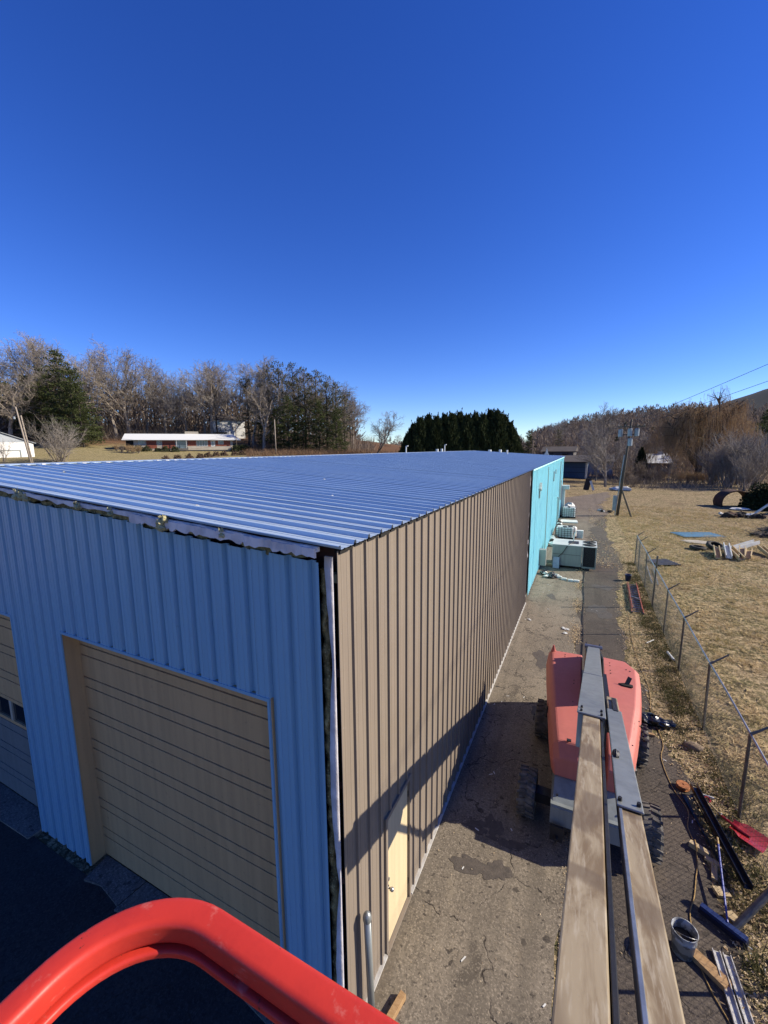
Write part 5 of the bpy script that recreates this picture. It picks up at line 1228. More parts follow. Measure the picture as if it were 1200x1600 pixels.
# right side: near bare tree, others, willow
x, y = bd(950, 76); plant_tree('near1', x, y, zat(950, 626, 76), 'pale-barked bare tree standing beside the road end', rz=1.0, wide=1.35)
x, y = bd(934, 84); plant_tree('near1', x, y, 9.5, 'thinner bare tree just left of the pale-barked one', rz=3.0, wide=1.0)
x, y = bd(972, 82); plant_tree('near1', x, y, 10, 'pale slim bare tree just behind the leaning utility pole', rz=2.0, wide=1.1)
x, y = bd(1049, 80); plant_tree('tall2', x, y, 5.8, 'small white-stemmed sapling in front of the willow', rz=4.0)
for i, (px, kd, yt, key, H) in enumerate([(868, 150, 655, 'oak1', 0), (882, 175, 650, 'oak3', 0), (842, 170, 676, 'oak2', 0), (905, 140, 668, 'tall1', 0), (925, 120, 665, 'oak2', 0), (1005, 115, 668, 'oak1', 0), (1025, 125, 672, 'tall3', 0), (1180, 130, 660, 'oak2', 0), (1160, 140, 650, 'tall3', 0), (1195, 110, 680, 'oak1', 0), (990, 105, 690, 'oak2', 0), (912, 105, 690, 'oak2', 0)]):
    x, y = bd(px, kd); H = zat(px, yt, kd)-tz(x, y); plant_tree(key, x, y, H, 'leafless tree at the foot of the right hill, %s of twelve' % ORD[i], 'leafless trees below the right hill', wide=1.25)
for i, (px, kd, yt) in enumerate([(1196, 118, 640), (1208, 110, 648), (1190, 128, 652), (872, 130, 672), (826, 120, 674), (1003, 95, 700)]):
    x, y = bd(px, kd); H = zat(px, yt, kd)-tz(x, y); plant_tree(['pine2', 'pine1', 'pine2', 'pine3', 'pine1', 'cyp1'][i], x, y, H, ['dark evergreen at the right edge behind the willow', 'dark evergreen cut off by the right edge of the picture', 'dark evergreen peeping out right of the willow crown', 'thin pine at the foot of the right hill', 'low pine just right of the dark evergreen row', 'dark evergreen left of the white-roofed house'][i], name='pine_tree')

def make_willow():
    q = random.Random(44); tm = MB(); cm = MB(); RD, HT = 12.2, 20.0
    dome = lambda R_, a_: HT*math.sqrt(max(.02, 1-(R_/RD)**2.4))*(.93+.07*math.sin(a_*3+1))
    tm.tube([(0, 0, -.3), (.1, 0, 1.5), (.2, .1, 3.4)], [1.25, .95, .85], 9)
    tips = []
    for i in range(16):
        a = 2*math.pi*i/16*1.618*5+q.uniform(-.3, .3); Rr = q.uniform(2.0, 10.5); e = Vector((Rr*math.cos(a), Rr*math.sin(a), dome(Rr, a)*q.uniform(.84, .95)))
        p0 = Vector((.2, .1, q.uniform(2.4, 3.6))); c1 = Vector((Rr*.35*math.cos(a), Rr*.35*math.sin(a), e.z*.45)); c2 = Vector((Rr*.85*math.cos(a+q.uniform(-.2, .2)), Rr*.85*math.sin(a), e.z*.92)); pts = []; rs = []
        for k in range(9):
            t = k/8; v = p0*(1-t)**3+c1*3*t*(1-t)**2+c2*3*t*t*(1-t)+e*t**3; pts.append(v+Vector((q.gauss(0, .22), q.gauss(0, .22), q.gauss(0, .15)))*(1 if 0 < k else 0)); rs.append(.48*(1-t)**.8+.06)
        tm.tube(pts, rs, 6, cap=False)
        for k in range(3, 9):
            for b in range(3):
                dd = (pts[k]-pts[k-1]).normalized()+Vector((q.gauss(0, .7), q.gauss(0, .7), q.gauss(.1, .4))); dd.normalize(); pp = pts[k].copy(); bp_ = [pp.copy()]
                for e_ in range(4): dd = (dd+Vector((q.gauss(0, .25), q.gauss(0, .25), -.05))).normalized(); pp = pp+dd*q.uniform(.5, 1.0); bp_.append(pp.copy()); tips.append(pp.copy())
                tm.tube(bp_, [.15, .11, .08, .055, .03], 4, cap=False)
    for i in range(900):
        a = q.uniform(0, 6.28); R_ = RD*math.sqrt(q.uniform(.03, 1)); z = dome(R_, a)*q.uniform(.62, .98); tips.append(Vector((R_*math.cos(a), R_*math.sin(a), z)))
    for p in tips:
        R_ = math.hypot(p.x, p.y); out = Vector((p.x, p.y, 0)).normalized() if R_ > .1 else Vector((1, 0, 0))
        for j in range(3 if R_ < 5 else 4):
            L = q.uniform(1.2, 3.2)+(q.uniform(0, 3.0) if R_ > 7 else 0)
            s0 = p+Vector((q.gauss(0, .4), q.gauss(0, .4), q.gauss(0, .25))); m1 = s0+out*q.uniform(.1, .6)+Vector((q.gauss(0, .2), q.gauss(0, .2), q.uniform(.0, .35)))
            b = m1+out*q.uniform(.1, .4)+Vector((0, 0, -.35*L)); c = b+Vector((q.gauss(0, .2), q.gauss(0, .2), -.65*L))
            if c.z < 2.2: c.z = 2.2+q.random()
            cm.tube([s0, m1, b], [.020, .019, .017], 3, cap=False); cm.spike(b, c, .02)
    protos['willow'] = (tm.mesh('trunk', 'bark_dark'), cm.mesh('crown', 'willow_strand'), max(v[2] for v in cm.v))
make_willow()
x, y = bd(1096, 92); plant_tree('willow', x, y, zat(1096, 604, 92)-tz(x, y), 'huge bare weeping willow with brown hanging twigs', rz=.6, name='willow_tree', wide=1.0)

# shrubs -----------------------------------------------------
def leaf_shrub(name, x, y, r, h, mat, label, group=None, n=1500, ls=.12, seed=0):
    g = np.random.default_rng(seed); d = g.normal(size=(n, 3)); d[:, 2] = np.abs(d[:, 2]); d /= np.linalg.norm(d, axis=1, keepdims=True)
    lob = 1+.22*np.sin(d[:, 0]*4+seed)*np.cos(d[:, 1]*5+seed*2)
    rr = g.uniform(.55, 1.05, n)**.6*lob; C = d*rr[:, None]*np.array([r, r, h]); D = d+g.normal(0, .6, (n, 3))
    V, F = leafquads(C, D, g.uniform(.7, 1.3, n)*ls, g.uniform(.4, .7, n)*ls, seed)
    t = thing(name, label, 'shrub', (x, y, tz(x, y)), 0, group); link('foliage', npmesh('foliage', V, F, mat), t)
    m = MB()
    for i in range(5): a = 1.26*i; m.spike((0, 0, -.1), (math.cos(a)*r*.5, math.sin(a)*r*.5, h*.7), .05)
    part('stem', m, 'bark_dark', t); return t
leaf_shrub('evergreen_bush', 19.6, 63.3, 2.6, 2.7, 'holly_leaf', 'broad dark green bush beside the rusted ring', n=6000, ls=.3, seed=3)
leaf_shrub('evergreen_bush', 23.5, 60.5, 2.6, 3.0, 'holly_leaf', 'dark green bush cut off by the right edge of the picture', n=5000, ls=.3, seed=4)
def twig_shrub(name, x, y, r, h, mat, label, group=None, seed=0, n=16, cat='shrub'):
    q = random.Random(seed); tm, cm = MB(), MB()
    for i in range(n):
        a = q.uniform(0, 6.28); d = Vector((math.cos(a)*r/h*q.uniform(.2, 1.1), math.sin(a)*r/h*q.uniform(.2, 1.1), 1)).normalized()
        L = h*q.uniform(.7, 1.05); p = Vector((q.gauss(0, r*.12), q.gauss(0, r*.12), -.1)); pts = [p]; dd = d
        for s in range(4): dd = (dd+Vector((q.gauss(0, .12), q.gauss(0, .12), .03))).normalized(); pts.append(pts[-1]+dd*L/4)
        tm.tube(pts, [.035*h/4, .03*h/4, .022*h/4, .016*h/4, .008*h/4], 4, cap=False)
        for j in range(16):
            k = q.randint(1, 3); b = pts[k].lerp(pts[k+1], q.random()); e = (dd+Vector((q.gauss(0, .6), q.gauss(0, .6), q.gauss(.2, .4)))).normalized(); l = L*q.uniform(.15, .32); c = b+e*l
            cm.spike(b, c, .012*h/4)
            for z_ in range(3): e2 = (e+Vector((q.gauss(0, .6), q.gauss(0, .6), q.gauss(.1, .4)))).normalized(); cm.spike(b.lerp(c, q.uniform(.3, .9)), c+e2*l*.5, .008*h/4)
    t = thing(name, label, cat, (x, y, tz(x, y)), 0, group); part('stem', tm, 'bark_grey' if mat != 'twig_pale' else 'bark_pale', t); part('twigs', cm, mat, t); return t
x, y = bd(92, 82); twig_shrub('bare_shrub', x, y, 3.9, zat(92, 665, 82)-tz(x, y), 'twig_grey', 'rounded grey leafless shrub on the lawn beside the utility poles', seed=5, n=34)
x, y = bd(4, 80); twig_shrub('bare_shrub', x, y, 1.6, 4.5, 'twig_pale', 'thin bare sapling in front of the white barn', seed=6, n=8)
for i, (px, kd, r, yt) in enumerate([(1142, 74, 3.6, 688), (1160, 78, 4.2, 680), (1118, 80, 3.0, 705), (1185, 72, 3.5, 690), (1170, 68, 2.6, 715)]):
    x, y = bd(px, kd); twig_shrub('bare_shrub', x, y, r, zat(px, yt, kd)-tz(x, y), 'twig_pale' if i % 2 == 0 else 'twig_grey', 'pale leafless thicket shrub behind the rusted ring, %s of the thicket' % ORD[i], 'leafless thicket behind the rusted ring', seed=10+i, n=40)
for i, (px, kd, r, h) in enumerate([(985, 80, 2.2, 3.6), (1000, 84, 2.6, 4.2), (1018, 82, 2.2, 3.2), (1036, 88, 2.0, 2.8), (995, 76, 1.8, 2.4), (1060, 90, 2.0, 2.5)]):
    x, y = bd(px, kd); twig_shrub('bare_shrub', x, y, r, h, 'twig_brown', 'dark brown tangled shrub between the leaning pole and the willow, %s from the left' % ORD[i], 'dark tangled shrubs below the willow', seed=30+i, n=34)
for i, (px, kd) in enumerate([(1068, 84), (1080, 85), (1092, 84), (1104, 86), (1114, 83)]):
    x, y = bd(px, kd); twig_shrub('dry_reeds', x, y, 1.2, 2.2, 'willow_strand', 'clump of tan dry reeds under the willow, %s from the left' % ORD[i], 'dry reeds under the willow', seed=50+i, n=46, cat='reeds')

# ================================================================== HOUSES ON THE HILL
def house_frame(name, label, px, kd, cat='house', turn=0.0, dz=0.0):
    x, y = bd(px, kd); u = (px-600)/648.0; az = math.atan2(x, y)
    return thing(name, label, cat, (x, y, tz(x, y)+dz), -az+turn)
rh = house_frame('ranch_house', 'long low brick ranch house with white roof on the hill', 289, 118, turn=R(-4), dz=.55)
LW = 15.2
part('wall', MB().box(-LW+.8, LW-2.3, 0, 8, -1.5, 2.6), 'cream_wall', rh)
part('gable_end', MB().prism([(-.1, 2.6), (8.1, 2.6), (4, 4.3)], -LW+.75, -LW+.8, 'x'), 'frame_white', rh)
for x0, x1, z0 in ((-9.5, -7.0, .2), (-5.6, -2.4, .2), (.8, 3.0, .9), (6.2, 6.9, .3), (8.2, 12.2, .8)): part('brick_panel', MB().box(x0, x1, -.06, -.003, z0, 2.55), 'brick', rh)
part('open_carport', MB().box(-LW+.85, -LW+2.6, -.05, -.004, 0, 2.4), 'black_gap', rh)
part('carport_screen', MB().box(-LW+.7, -LW+.75, .6, 5, 0, 2.3), 'frame_white', rh)
for x0, x1 in ((3.2, 6.0),):
    w_ = part('window', MB().box(x0, x1, -.05, -.003, .75, 2.45), 'frame_white', rh)
    for j in range(4): part('pane', MB().box(x0+.1+j*.68, x0+.1+j*.68+.58, -.07, -.055, .85, 2.35), 'glass_far', w_)
for x0, x1 in ((-7.0, -6.2), (-11.5, -10), (8.9, 10.4)): 
    w_ = part('window', MB().box(x0, x1, -.08, -.062, 1.3, 2.4), 'frame_white', rh); part('pane', MB().box(x0+.08, x1-.08, -.10, -.085, 1.38, 2.32), 'glass_far', w_)
part('door', MB().box(6.95, 7.95, -.06, -.003, .2, 2.4), 'frame_white', rh)
part('door_glass', MB().box(7.15, 7.7, -.08, -.065, .9, 2.2), 'glass_far', rh)
part('porch_recess', MB().box(-2.2, .6, -.05, -.004, .2, 2.4), 'glass_far', rh)
part('porch_post', MB().box(-2.0, -1.9, -.9, -.8, 0, 2.55).box(.5, .6, -.9, -.8, 0, 2.55), 'frame_white', rh)
part('porch_step', MB().box(-2.2, .8, -1.1, -.07, -.4, .2), 'concrete', rh)
part('retaining_wall', MB().box(.9, 12.4, -.5, -.1, -.3, .65), 'cream_wall', rh)
m = MB(); m.add([(-LW, -1.0, 2.55), (LW, -1.0, 2.55), (LW-2.2, 4, 4.35), (-LW, 4, 4.35), (LW, 9, 2.55), (-LW, 9, 2.55)], [(0, 1, 2, 3), (3, 2, 4, 5), (1, 4, 2)])
rf = part('roof', m, 'white_roof', rh); s_ = rf.modifiers.new('thick', 'SOLIDIFY'); s_.thickness = .12
part('chimney', MB().box(.0, 3.6, 4.2, 5.0, 3.9, 5.05), 'cream_wall', rf)
hx, hy = rh.location.x, rh.location.y; ca, sa = math.cos(rh.rotation_euler.z), math.sin(rh.rotation_euler.z)
def hloc(u, v): return (hx+u*ca-v*sa, hy+u*sa+v*ca)
for i, (u, r, h) in enumerate([(-11.3, 1.35, 1.5), (-9.3, 1.2, 1.5), (-6.7, .8, .9), (-4.8, 1.25, 1.5), (-2.4, 1.2, 1.5)]):
    x, y = hloc(u, -1.8); leaf_shrub('round_shrub', x, y, r, h, 'house_shrub', 'clipped round shrub at the ranch house front, %s from the left' % ORD[i], 'round shrubs along the ranch house', n=500, ls=.35, seed=60+i)
for i, (u, v) in enumerate([(13.6, -1.6), (15.0, -.8), (16.4, -.2)]):
    x, y = hloc(u, v); leaf_shrub('round_shrub', x, y, 1.5, 1.9, 'house_shrub', 'green shrub at the right end of the ranch house, %s from the left' % ORD[i], 'shrubs at the right end of the ranch house', n=600, ls=.35, seed=70+i)
for i, (px, kd) in enumerate([(258, 92), (276, 94), (295, 96), (312, 98), (325, 101), (337, 104), (350, 107), (366, 108), (378, 110), (388, 111)]):
    x, y = bd(px, kd); leaf_shrub('russet_shrub', x, y, .95, 1.25, 'russet_shrub', 'small russet shrub in the row below the ranch house, %s from the left' % ORD[i], 'row of russet shrubs below the ranch house', n=400, ls=.3, seed=80+i)
for i, (px, kd, c) in enumerate([(182, 110, 'willow_strand'), (190, 108, 'twig_brown'), (200, 109, 'willow_strand'), (208, 108, 'willow_strand'), (216, 109, 'willow_strand')]):
    x, y = bd(px, kd); twig_shrub('ornamental_grass', x, y, 1.0, 2.0, c, 'dry ornamental clump at the left end of the ranch house, %s from the left' % ORD[i], 'dry clumps beside the ranch house', seed=90+i, n=40, cat='plant')
# white house higher up
wh2 = house_frame('white_house', 'white two-storey house half hidden among the hill trees', 360, 150, turn=R(8))
wh2.location.z = 14.0
part('wall', MB().box(-5.5, 5.5, 0, 8, -5, 4.0), 'white_wall', wh2); part('roof', MB().prism([(-.6, 3.9), (8.6, 3.9), (4, 5.8)], -6, 6, 'x'), 'old_roof', wh2)
for x in (-3.4, .2, 3.6):
    for z in (2.2,):
        w_ = part('window', MB().box(x-.55, x+.55, -.06, -.003, z, z+1.2), 'frame_white', wh2); part('pane', MB().box(x-.45, x+.45, -.08, -.065, z+.1, z+1.1), 'glass_far', w_)
part('deck', MB().box(-6, -1, -2, -.01, -.6, -.4), 'old_roof', wh2)
hs2 = house_frame('white_house', 'pale house barely showing between pines at the left edge', 4, 150, turn=0, dz=3.0)
part('wall', MB().box(-5, 4, 0, 7, -3, 4.5), 'white_wall', hs2); part('roof', MB().prism([(-.5, 4.4), (7.5, 4.4), (3.5, 7)], -5.4, 4.4, 'x'), 'old_roof', hs2)
for x in (-3, 0, 3): part('window', MB().box(x-.5, x+.5, -.05, -.003, 1.5, 3), 'glass_far', hs2)
# white barn
bn = house_frame('white_barn', 'white metal barn with grey gable roof at the left edge', 5, 88, 'barn', turn=R(24))
bz = bn.location.z; zt = zat(45, 690, 88)
BHt = zat(42, 691, 88)-bz
part('wall', MB().box(-6.5, 5.6, 0, 14, -2, BHt), 'white_wall', bn)
part('gable', MB().prism([(-6.5, BHt), (5.6, BHt), (-.45, BHt+2.1)], 0, .2, 'y'), 'barn_roof', bn)
m = MB(); m.add([(-.45, -.4, BHt+2.25), (6.0, -.4, BHt-.1), (6.0, 14.3, BHt-.1), (-.45, 14.3, BHt+2.25), (-6.9, -.4, BHt-.1), (-6.9, 14.3, BHt-.1)], [(0, 1, 2, 3), (4, 0, 3, 5)]); rf = part('roof', m, 'barn_roof', bn); s_ = rf.modifiers.new('thick', 'SOLIDIFY'); s_.thickness = .1
dr = part('door_track', MB().box(-3.2, 3.1, -.12, -.01, BHt-1.75, BHt-1.6).box(2.9, 3.1, -.12, -.01, 0, BHt-1.75), 'grey_paint', bn)
# utility poles on the left
def simple_pole(px, kd, ytop, label, lean=0.0, arm=False, mat='pole_pale', r=.17):
    x, y = bd(px, kd); z0 = tz(x, y); H = zat(px, ytop, kd)-z0
    t = thing('utility_pole', label, 'utility pole', (x, y, z0)); part('pole', MB().tube([(0, 0, -.3), (lean*.7, lean, H)], [r, r*.7], 8), mat, t, smooth=True)
    if arm:
        part('crossarm', MB().beam((lean*.7-1.1, lean+.5, H-.5), (lean*.7+1.1, lean-.5, H-.5), .1, .1), mat, t); part('insulator', MB().lathe([(0, .5), (.18, .45), (.2, .05), (0, 0)], 8, (lean*.7-.3, lean-.3, H-2.2)), 'transformer_grey', t)
    return (x+lean*.7, y+lean, z0+H)
tA = simple_pole(47, 76, 637, 'tall pale utility pole in front of the white barn', -1.0, True)
tB = simple_pole(49, 78, 650, 'shorter pale pole standing just right of the barn pole', -.7)
tC = simple_pole(431, 112, 656, 'pale utility pole beside the white-trunked tree right of the house', 0)
tD = simple_pole(527, 122, 664, 'slim pale pole on the brown bank', 0, r=.12)
tE = simple_pole(832, 92, 688, 'small utility pole right of the evergreen row', 0, mat='pole_wood')
tF = simple_pole(370, 122, 664, 'thin pole standing behind the ranch house', 0, mat='pole_wood', r=.12)
for i, (dz, sag) in enumerate(((-.5, 3.5), (-2.2, 4.0), (-3.2, 4.2), (-4.0, 4.2))):
    wire((tA[0], tA[1], tA[2]+dz), (tC[0], tC[1], tC[2]+dz*.8), sag, 'dark power line sagging behind the ranch house, %s from the top' % ORD[i], .022, 30, 'power lines behind the ranch house')
    wire((tA[0], tA[1], tA[2]+dz), (bd(-120, 80)[0], bd(-120, 80)[1], tA[2]+dz+.3), .8, 'dark power line left of the barn pole, %s from the top' % ORD[i], .02, 10, 'power lines left of the barn pole')
wire((tE[0], tE[1], tE[2]-.4), (4.0, 51, 9.2), .9, 'black power line from the small pole to the transformer pole', .015, 20)
# blue shed and old buildings at the end of the road
sd = house_frame('blue_shed', 'dark blue shed with white corner board at the end of the road', 893, 88, 'shed', turn=R(-8))
part('wall', MB().box(-9, 3.0, 0, 6, -.2, 3.3), 'shed_blue', sd); part('corner_board', MB().box(2.9, 3.25, -.06, .1, -.1, 3.35), 'frame_white', sd)
part('roof', MB().add([(-9.5, -.9, 3.4), (3.5, -.9, 3.4), (3.5, 6.5, 4.6), (-9.5, 6.5, 4.6), (-9.5, -.9, 3.2), (3.5, -.9, 3.2), (3.5, 6.5, 4.4), (-9.5, 6.5, 4.4)], [(0, 1, 2, 3), (7, 6, 5, 4), (0, 4, 5, 1), (1, 5, 6, 2), (2, 6, 7, 3), (3, 7, 4, 0)]), 'old_roof', sd)
for z in (1.1, 2.2): part('siding_line', MB().box(-9, 2.88, -.03, -.003, z, z+.06), 'black_gap', sd)
ob = house_frame('old_building', 'weathered grey building with brown roof behind the blue shed', 880, 108, 'building', turn=R(-6))
part('wall', MB().box(-5, 2.5, 0, 9, -.2, 4.9), 'grey_shingle', ob); part('roof', MB().prism([(-.8, 4.8), (9.8, 4.8), (4.5, 6.1)], -5.5, 3.0, 'x'), 'old_roof', ob)
for x in (-3, .5): w_ = part('window', MB().box(x-.7, x+.7, -.06, -.003, 2.9, 4.3), 'old_roof', ob); part('pane', MB().box(x-.6, x+.6, -.08, -.065, 3.0, 4.2), 'glass_dark', w_)
wr = house_frame('white_roofed_house', 'small house with white roof among the trees below the willow', 1030, 112, turn=R(20))
part('wall', MB().box(-3.2, 3.2, 0, 6, -.2, 3.2), 'grey_shingle', wr); part('roof', MB().prism([(-.5, 3.1), (6.5, 3.1), (3, 5.6)], -3.5, 3.5, 'x'), 'white_roof', wr); part('chimney', MB().box(.9, 2.1, 2.7, 3.4, 4.8, 6.2), 'trim_white', wr)
part('window', MB().box(-1.5, -.3, -.05, -.003, 1.2, 2.4), 'glass_far', wr)
gh = house_frame('grey_house', 'small grey house glimpsed behind the pale-barked bare tree', 935, 104, turn=R(5)); part('wall', MB().box(-3.5, 3.5, 0, 5, -.2, 3.4), 'transformer_grey', gh); part('roof', MB().prism([(-.5, 3.3), (5.5, 3.3), (2.5, 5.0)], -3.9, 3.9, 'x'), 'grey_shingle', gh); part('window', MB().box(-.6, .8, -.05, -.003, 1.2, 2.5), 'frame_white', gh)

# ================================================================== STUFF
def blades(n, xf, yf, hmin, hmax, w, lean, seed, zoff=0.0, mask=None):
    g = np.random.default_rng(seed); x = xf(g, n); y = yf(g, n)
    if mask is not None: k = mask(x, y, g); x, y = x[k], y[k]
    n = len(x); z = terrain(x, y)+zoff; a = g.uniform(0, 6.28, n); h = g.uniform(hmin, hmax, n); dx = np.cos(a)*w; dy = np.sin(a)*w; lx = g.normal(0, lean, n)*h; ly = g.normal(0, lean, n)*h
    V = np.stack([np.stack([x-dx, y-dy, z], 1), np.stack([x+dx, y+dy, z], 1), np.stack([x+lx, y+ly, z+h], 1)], 1).reshape(-1, 3)
    return V, np.arange(3*n).reshape(-1, 3)
def clump_noise(x, y): return np.sin(x*1.3+.7*np.sin(y*.9))*np.cos(y*1.1+.8*np.sin(x*.7))+.5*np.sin(x*3.1+y*2.3)
V, F = blades(45000, lambda g, n: 3.25+g.random(n)**1.2*15, lambda g, n: 4+g.random(n)**1.35*54, .04, .15, .009, 1.2, 1, mask=lambda x, y, g: (clump_noise(x, y)+g.normal(0, .6, len(x)) > -.6) & (x < 4+.55*y))
stuff('dry_grass', npmesh('dry_grass', V, F, 'dry_grass'), 'short dry straw-coloured grass covering the lot behind the fence', 'grass')
V, F = blades(9000, lambda g, n: 2.55+g.random(n)*.75, lambda g, n: 9+g.random(n)*16, .03, .09, .008, .8, 2, mask=lambda x, y, g: clump_noise(x*2, y*1.3)+g.normal(0, .5, len(x)) > .1)
stuff('moss_grass', npmesh('moss_grass', V, F, 'moss_grass'), 'dark green weedy grass along the foot of the fence', 'grass')
def litter(n, xf, yf, s, seed, z0=.012, tilt=.5, mask=None):
    g = np.random.default_rng(seed); x = xf(g, n); y = yf(g, n)
    if mask is not None: k = mask(x, y, g); x, y = x[k], y[k]
    n = len(x); C = np.stack([x, y, terrain(x, y)+z0+g.uniform(0, .02, n)], 1); a = g.uniform(0, 6.28, n); D = np.stack([np.cos(a), np.sin(a), g.normal(0, tilt*.5, n)], 1); D /= np.linalg.norm(D, axis=1, keepdims=True)
    S = np.stack([-np.sin(a), np.cos(a), g.normal(0, tilt, n)], 1); L = g.uniform(.5, 1.3, n)[:, None]*s; W = L*g.uniform(.15, .6, n)[:, None]
    V = np.stack([C-D*L*.5, C+S*W*.5, C+D*L*.5, C-S*W*.5], 1).reshape(-1, 3); return V, np.arange(4*n).reshape(-1, 4)
edge = lambda y: np.interp(y, [5, 8, 10, 12, 17, 22, 27, 30, 40], [2.25, 2.5, 2.45, 2.1, 1.75, 1.75, 2.2, 2.4, 1.9])
parts_ = [litter(26000, lambda g, n: g.uniform(1.4, 3.2, n), lambda g, n: 4.5+g.random(n)**1.2*30, .06, 5, mask=lambda x, y, g: x > edge(y)+g.normal(0, .13, len(x))),
          litter(6500, lambda g, n: .02+g.normal(0, .13, n), lambda g, n: g.uniform(12, 33, n), .06, 6, mask=lambda x, y, g: np.sin(y*1.9)+g.normal(0, .5, len(x)) > .1),
          litter(700, lambda g, n: .10+g.normal(0, .035, n), lambda g, n: g.uniform(3, 12, n), .03, 7),
          litter(900, lambda g, n: g.uniform(-2.1, 2.3, n), lambda g, n: g.uniform(3.5, 30, n), .03, 8),
          litter(14000, lambda g, n: g.uniform(.6, 6.0, n), lambda g, n: g.uniform(28, 60, n), .11, 9, mask=lambda x, y, g: clump_noise(x*.8, y*.35)+g.normal(0, .5, len(x)) > .35),
          litter(9000, lambda g, n: 3.3+g.random(n)*9, lambda g, n: 5+g.random(n)**1.3*40, .06, 10, .03, mask=lambda x, y, g: (clump_noise(y, x) > -.2) & (x < 4+.55*y))]
V = np.concatenate([p[0] for p in parts_]); F = np.arange(len(V)).reshape(-1, 4)
stuff('leaf_litter', npmesh('leaf_litter', V, F, 'leaf_litter'), 'dead leaves and straw strewn along the edge of the lane', 'leaves')
# brush on the bank above the roof
def bank(n, seed):
    g = np.random.default_rng(seed); px = g.uniform(385, 645, n); kd = g.uniform(84, 128, n); u = (px-600)/648
    x = kd*(.9003*u-.0088-.4313); y = kd*(.4352*u+.0208+.8896); return x, y, g
def spikes_np(x, y, g, hmin, hmax, spread, w):
    n = len(x); z = terrain(x, y); h = g.uniform(hmin, hmax, n); a = g.uniform(0, 6.28, n); V = np.stack([np.stack([x-np.cos(a)*w, y-np.sin(a)*w, z], 1), np.stack([x+np.cos(a)*w, y+np.sin(a)*w, z], 1), np.stack([x+g.normal(0, spread, n)*h, y+g.normal(0, spread, n)*h, z+h], 1)], 1)
    return V.reshape(-1, 3)
x, y, g = bank(30000, 3); keep = clump_noise(x*.3, y*.3)+g.normal(0, .5, len(x)) > -.6; V = spikes_np(x[keep], y[keep], g, .5, 1.9, .5, .035)
stuff('brown_brush', npmesh('brown_brush', V, np.arange(len(V)).reshape(-1, 3), 'hill_brush'), 'russet brush covering the bank above the roof ridge', 'brush')
g = np.random.default_rng(8); n = 14000; px = g.uniform(-60, 585, n); kd = g.uniform(128, 165, n); u = (px-600)/648; x = kd*(.9003*u-.0088-.4313); y = kd*(.4352*u+.0208+.8896)
kk = ~((px > 330) & (px < 392) & (kd < 153)); x, y = x[kk], y[kk]; V = spikes_np(x, y, g, .8, 5.5, .45, .05); stuff('undergrowth', npmesh('undergrowth', V, np.arange(len(V)).reshape(-1, 3), 'hill_wood'), 'brown leafless undergrowth among the trees on the left hill', 'undergrowth')
g = np.random.default_rng(9); n = 5000; x = g.uniform(-14, 45, n); y = g.uniform(84, 130, n); keep = ~((x < 4.5) & (y < 97)); x, y = x[keep], y[keep]; V = spikes_np(x, y, g, .5, 2.2, .5, .04)
stuff('dry_weeds', npmesh('dry_weeds', V, np.arange(len(V)).reshape(-1, 3), 'hill_wood'), 'brown dry weeds at the far end of the lot', 'weeds')
# far woods on the right hill: fuzzy crowns of fine sprays
def far_wood(n, xr, yr, seed, mat, hlo, hhi, nb, pine=False, msk=None, low=.3, hfac=None):
    g = np.random.default_rng(seed); x = g.uniform(*xr, n); y = g.uniform(*yr, n); k = (x > -.115*y) if msk is None else msk(x, y); x, y = x[k], y[k]; n = len(x); z = terrain(x, y); H = g.uniform(hlo, hhi, n)*(1 if hfac is None else hfac(x, y))
    N_ = n*nb; idx = np.repeat(np.arange(n), nb); d = g.normal(size=(N_, 3)); d /= np.linalg.norm(d, axis=1, keepdims=True)
    h = H[idx]; t = g.random(N_)
    if pine: rad = h*.18*(1-t); C = np.stack([x[idx]+d[:, 0]*rad, y[idx]+d[:, 1]*rad, z[idx]+h*(.1+.9*t)], 1); D = np.stack([d[:, 0], d[:, 1], np.full(N_, .2)], 1)
    else:
        rad = h*.30*np.sin(np.clip(.25+t*.8, 0, 1)*math.pi)**.6; C = np.stack([x[idx]+d[:, 0]*rad, y[idx]+d[:, 1]*rad, z[idx]+h*(low+(.98-low)*t)], 1); D = np.stack([d[:, 0]*.6, d[:, 1]*.6, np.full(N_, .9)], 1)+g.normal(0, .3, (N_, 3))
    L = h*g.uniform(.10, .22, N_); V, F = leafquads(C, D, L, L*(.4 if pine else .15), seed)
    T = np.stack([np.stack([x-.22, y, z], 1), np.stack([x+.22, y, z], 1), np.stack([x+.05, y, z+H*.75], 1), np.stack([x-.05, y, z+H*.75], 1)], 1).reshape(-1, 3)
    V = np.concatenate([V, T]); return npmesh('far_wood', V, np.arange(len(V)).reshape(-1, 4), mat)
stuff('far_wood', far_wood(2600, (-60, 260), (190, 430), 14, 'hill_wood', 9, 15, 80, low=.1, hfac=lambda x, y: np.clip(.7+(x/y+.115)*3, .7, 1)), 'brown leafless wood covering the far hill on the right', 'wood')
stuff('far_pines', far_wood(170, (-90, 200), (150, 420), 15, 'hill_pine', 7, 13, 90, True, hfac=lambda x, y: np.clip(.7+(x/y+.115)*3, .7, 1)), 'scattered dark pines in the far wood on the hill', 'wood')
stuff('valley_wood', far_wood(260, (-55, 70), (125, 190), 16, 'hill_wood', 7, 10, 110, low=.1), 'low leafless wood in the valley before the far hill', 'wood')

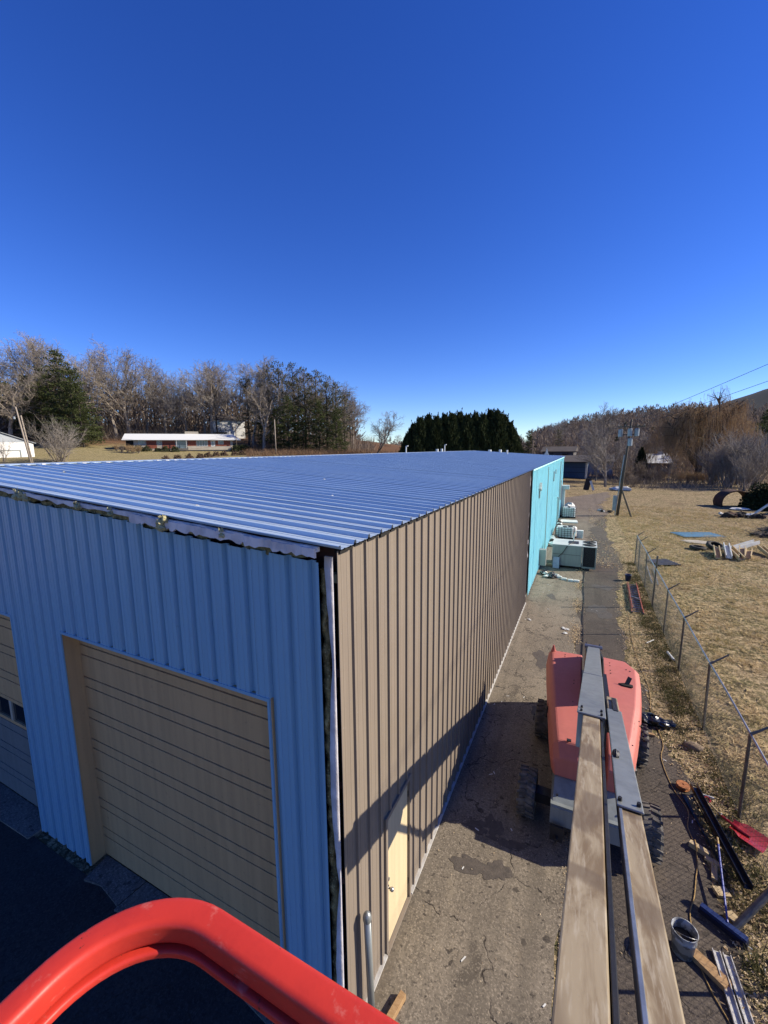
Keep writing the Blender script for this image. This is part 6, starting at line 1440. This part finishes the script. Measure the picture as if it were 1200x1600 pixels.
hillmask = lambda x, y: (-x*.78+y*.62 > 158) & (x < -.56*y) & (np.hypot(x, y) < 260)
stuff('hill_wood_behind', far_wood(900, (-230, -30), (20, 240), 17, 'hill_wood', 11, 19, 130, msk=hillmask, low=.02), 'dense leafless wood filling in behind the front trees on the left hill', 'wood')
stuff('distant_wood', far_wood(420, (-170, -15), (205, 290), 18, 'hill_wood', 7, 12, 110, msk=lambda x, y: (x > -.66*y) & (x < -.10*y), low=.1), 'low distant wood showing left of the dark evergreen row', 'wood')
def tufts(nc, nb, xf, yf, spread, hlo, hhi, w, seed, mask):
    g = np.random.default_rng(seed); cx = xf(g, nc); cy = yf(g, nc); k = mask(cx, cy, g); cx, cy = cx[k], cy[k]; nc = len(cx)
    sc = np.repeat(g.uniform(.5, 1.3, nc), nb); x = np.repeat(cx, nb)+g.normal(0, spread, nc*nb)*sc; y = np.repeat(cy, nb)+g.normal(0, spread, nc*nb)*sc
    n = nc*nb; z = terrain(x, y); a = g.uniform(0, 6.28, n); h = g.uniform(hlo, hhi, n)*sc; ox = (x-np.repeat(cx, nb))*1.2+g.normal(0, .5, n)*h; oy = (y-np.repeat(cy, nb))*1.2+g.normal(0, .5, n)*h; dx, dy = np.cos(a)*w, np.sin(a)*w
    V = np.stack([np.stack([x-dx, y-dy, z], 1), np.stack([x+dx, y+dy, z], 1), np.stack([x+ox, y+oy, z+h], 1)], 1).reshape(-1, 3); return V, np.arange(3*n).reshape(-1, 3)
V, F = tufts(11000, 16, lambda g, n: 3.3+g.random(n)**1.15*16, lambda g, n: 4+g.random(n)**1.25*56, .06, .07, .17, .008, 21, lambda x, y, g: (x < 4.5+.55*y) & (clump_noise(x*.7, y*.7)+g.normal(0, .5, len(x)) > -.3))
stuff('grass_tufts', npmesh('grass_tufts', V, F, 'dry_grass'), 'straw-coloured grass tufts standing up across the lot', 'grass')
V, F = tufts(1500, 16, lambda g, n: 2.5+g.random(n)*1.0, lambda g, n: 5+g.random(n)**1.2*25, .06, .07, .20, .007, 22, lambda x, y, g: clump_noise(x*1.5, y)+g.normal(0, .5, len(x)) > -.2)
stuff('fence_weeds', npmesh('fence_weeds', V, F, 'moss_grass'), 'dull green weeds growing through the foot of the fence', 'weeds')
V, F = litter(60000, lambda g, n: 3.3+g.random(n)**1.15*14, lambda g, n: 4.5+g.random(n)**1.3*50, .22, 31, .03, .35, mask=lambda x, y, g: (x < 4.5+.55*y) & (clump_noise(x*.9, y*.6)+.5*np.sin(x*5+y*3)+g.normal(0, .25, len(x)) > .25))
V = V.reshape(-1, 4, 3); c = V.mean(1, keepdims=True); ax = V[:, 2:3]-V[:, 0:1]; sd = V[:, 1:2]-V[:, 3:4]; V = np.concatenate([c-ax*.5, c+sd*.16, c+ax*.5, c-sd*.16], 1).reshape(-1, 3)
stuff('matted_straw', npmesh('matted_straw', V, F, 'dry_grass'), 'matted straw lying flat across the lot', 'straw')

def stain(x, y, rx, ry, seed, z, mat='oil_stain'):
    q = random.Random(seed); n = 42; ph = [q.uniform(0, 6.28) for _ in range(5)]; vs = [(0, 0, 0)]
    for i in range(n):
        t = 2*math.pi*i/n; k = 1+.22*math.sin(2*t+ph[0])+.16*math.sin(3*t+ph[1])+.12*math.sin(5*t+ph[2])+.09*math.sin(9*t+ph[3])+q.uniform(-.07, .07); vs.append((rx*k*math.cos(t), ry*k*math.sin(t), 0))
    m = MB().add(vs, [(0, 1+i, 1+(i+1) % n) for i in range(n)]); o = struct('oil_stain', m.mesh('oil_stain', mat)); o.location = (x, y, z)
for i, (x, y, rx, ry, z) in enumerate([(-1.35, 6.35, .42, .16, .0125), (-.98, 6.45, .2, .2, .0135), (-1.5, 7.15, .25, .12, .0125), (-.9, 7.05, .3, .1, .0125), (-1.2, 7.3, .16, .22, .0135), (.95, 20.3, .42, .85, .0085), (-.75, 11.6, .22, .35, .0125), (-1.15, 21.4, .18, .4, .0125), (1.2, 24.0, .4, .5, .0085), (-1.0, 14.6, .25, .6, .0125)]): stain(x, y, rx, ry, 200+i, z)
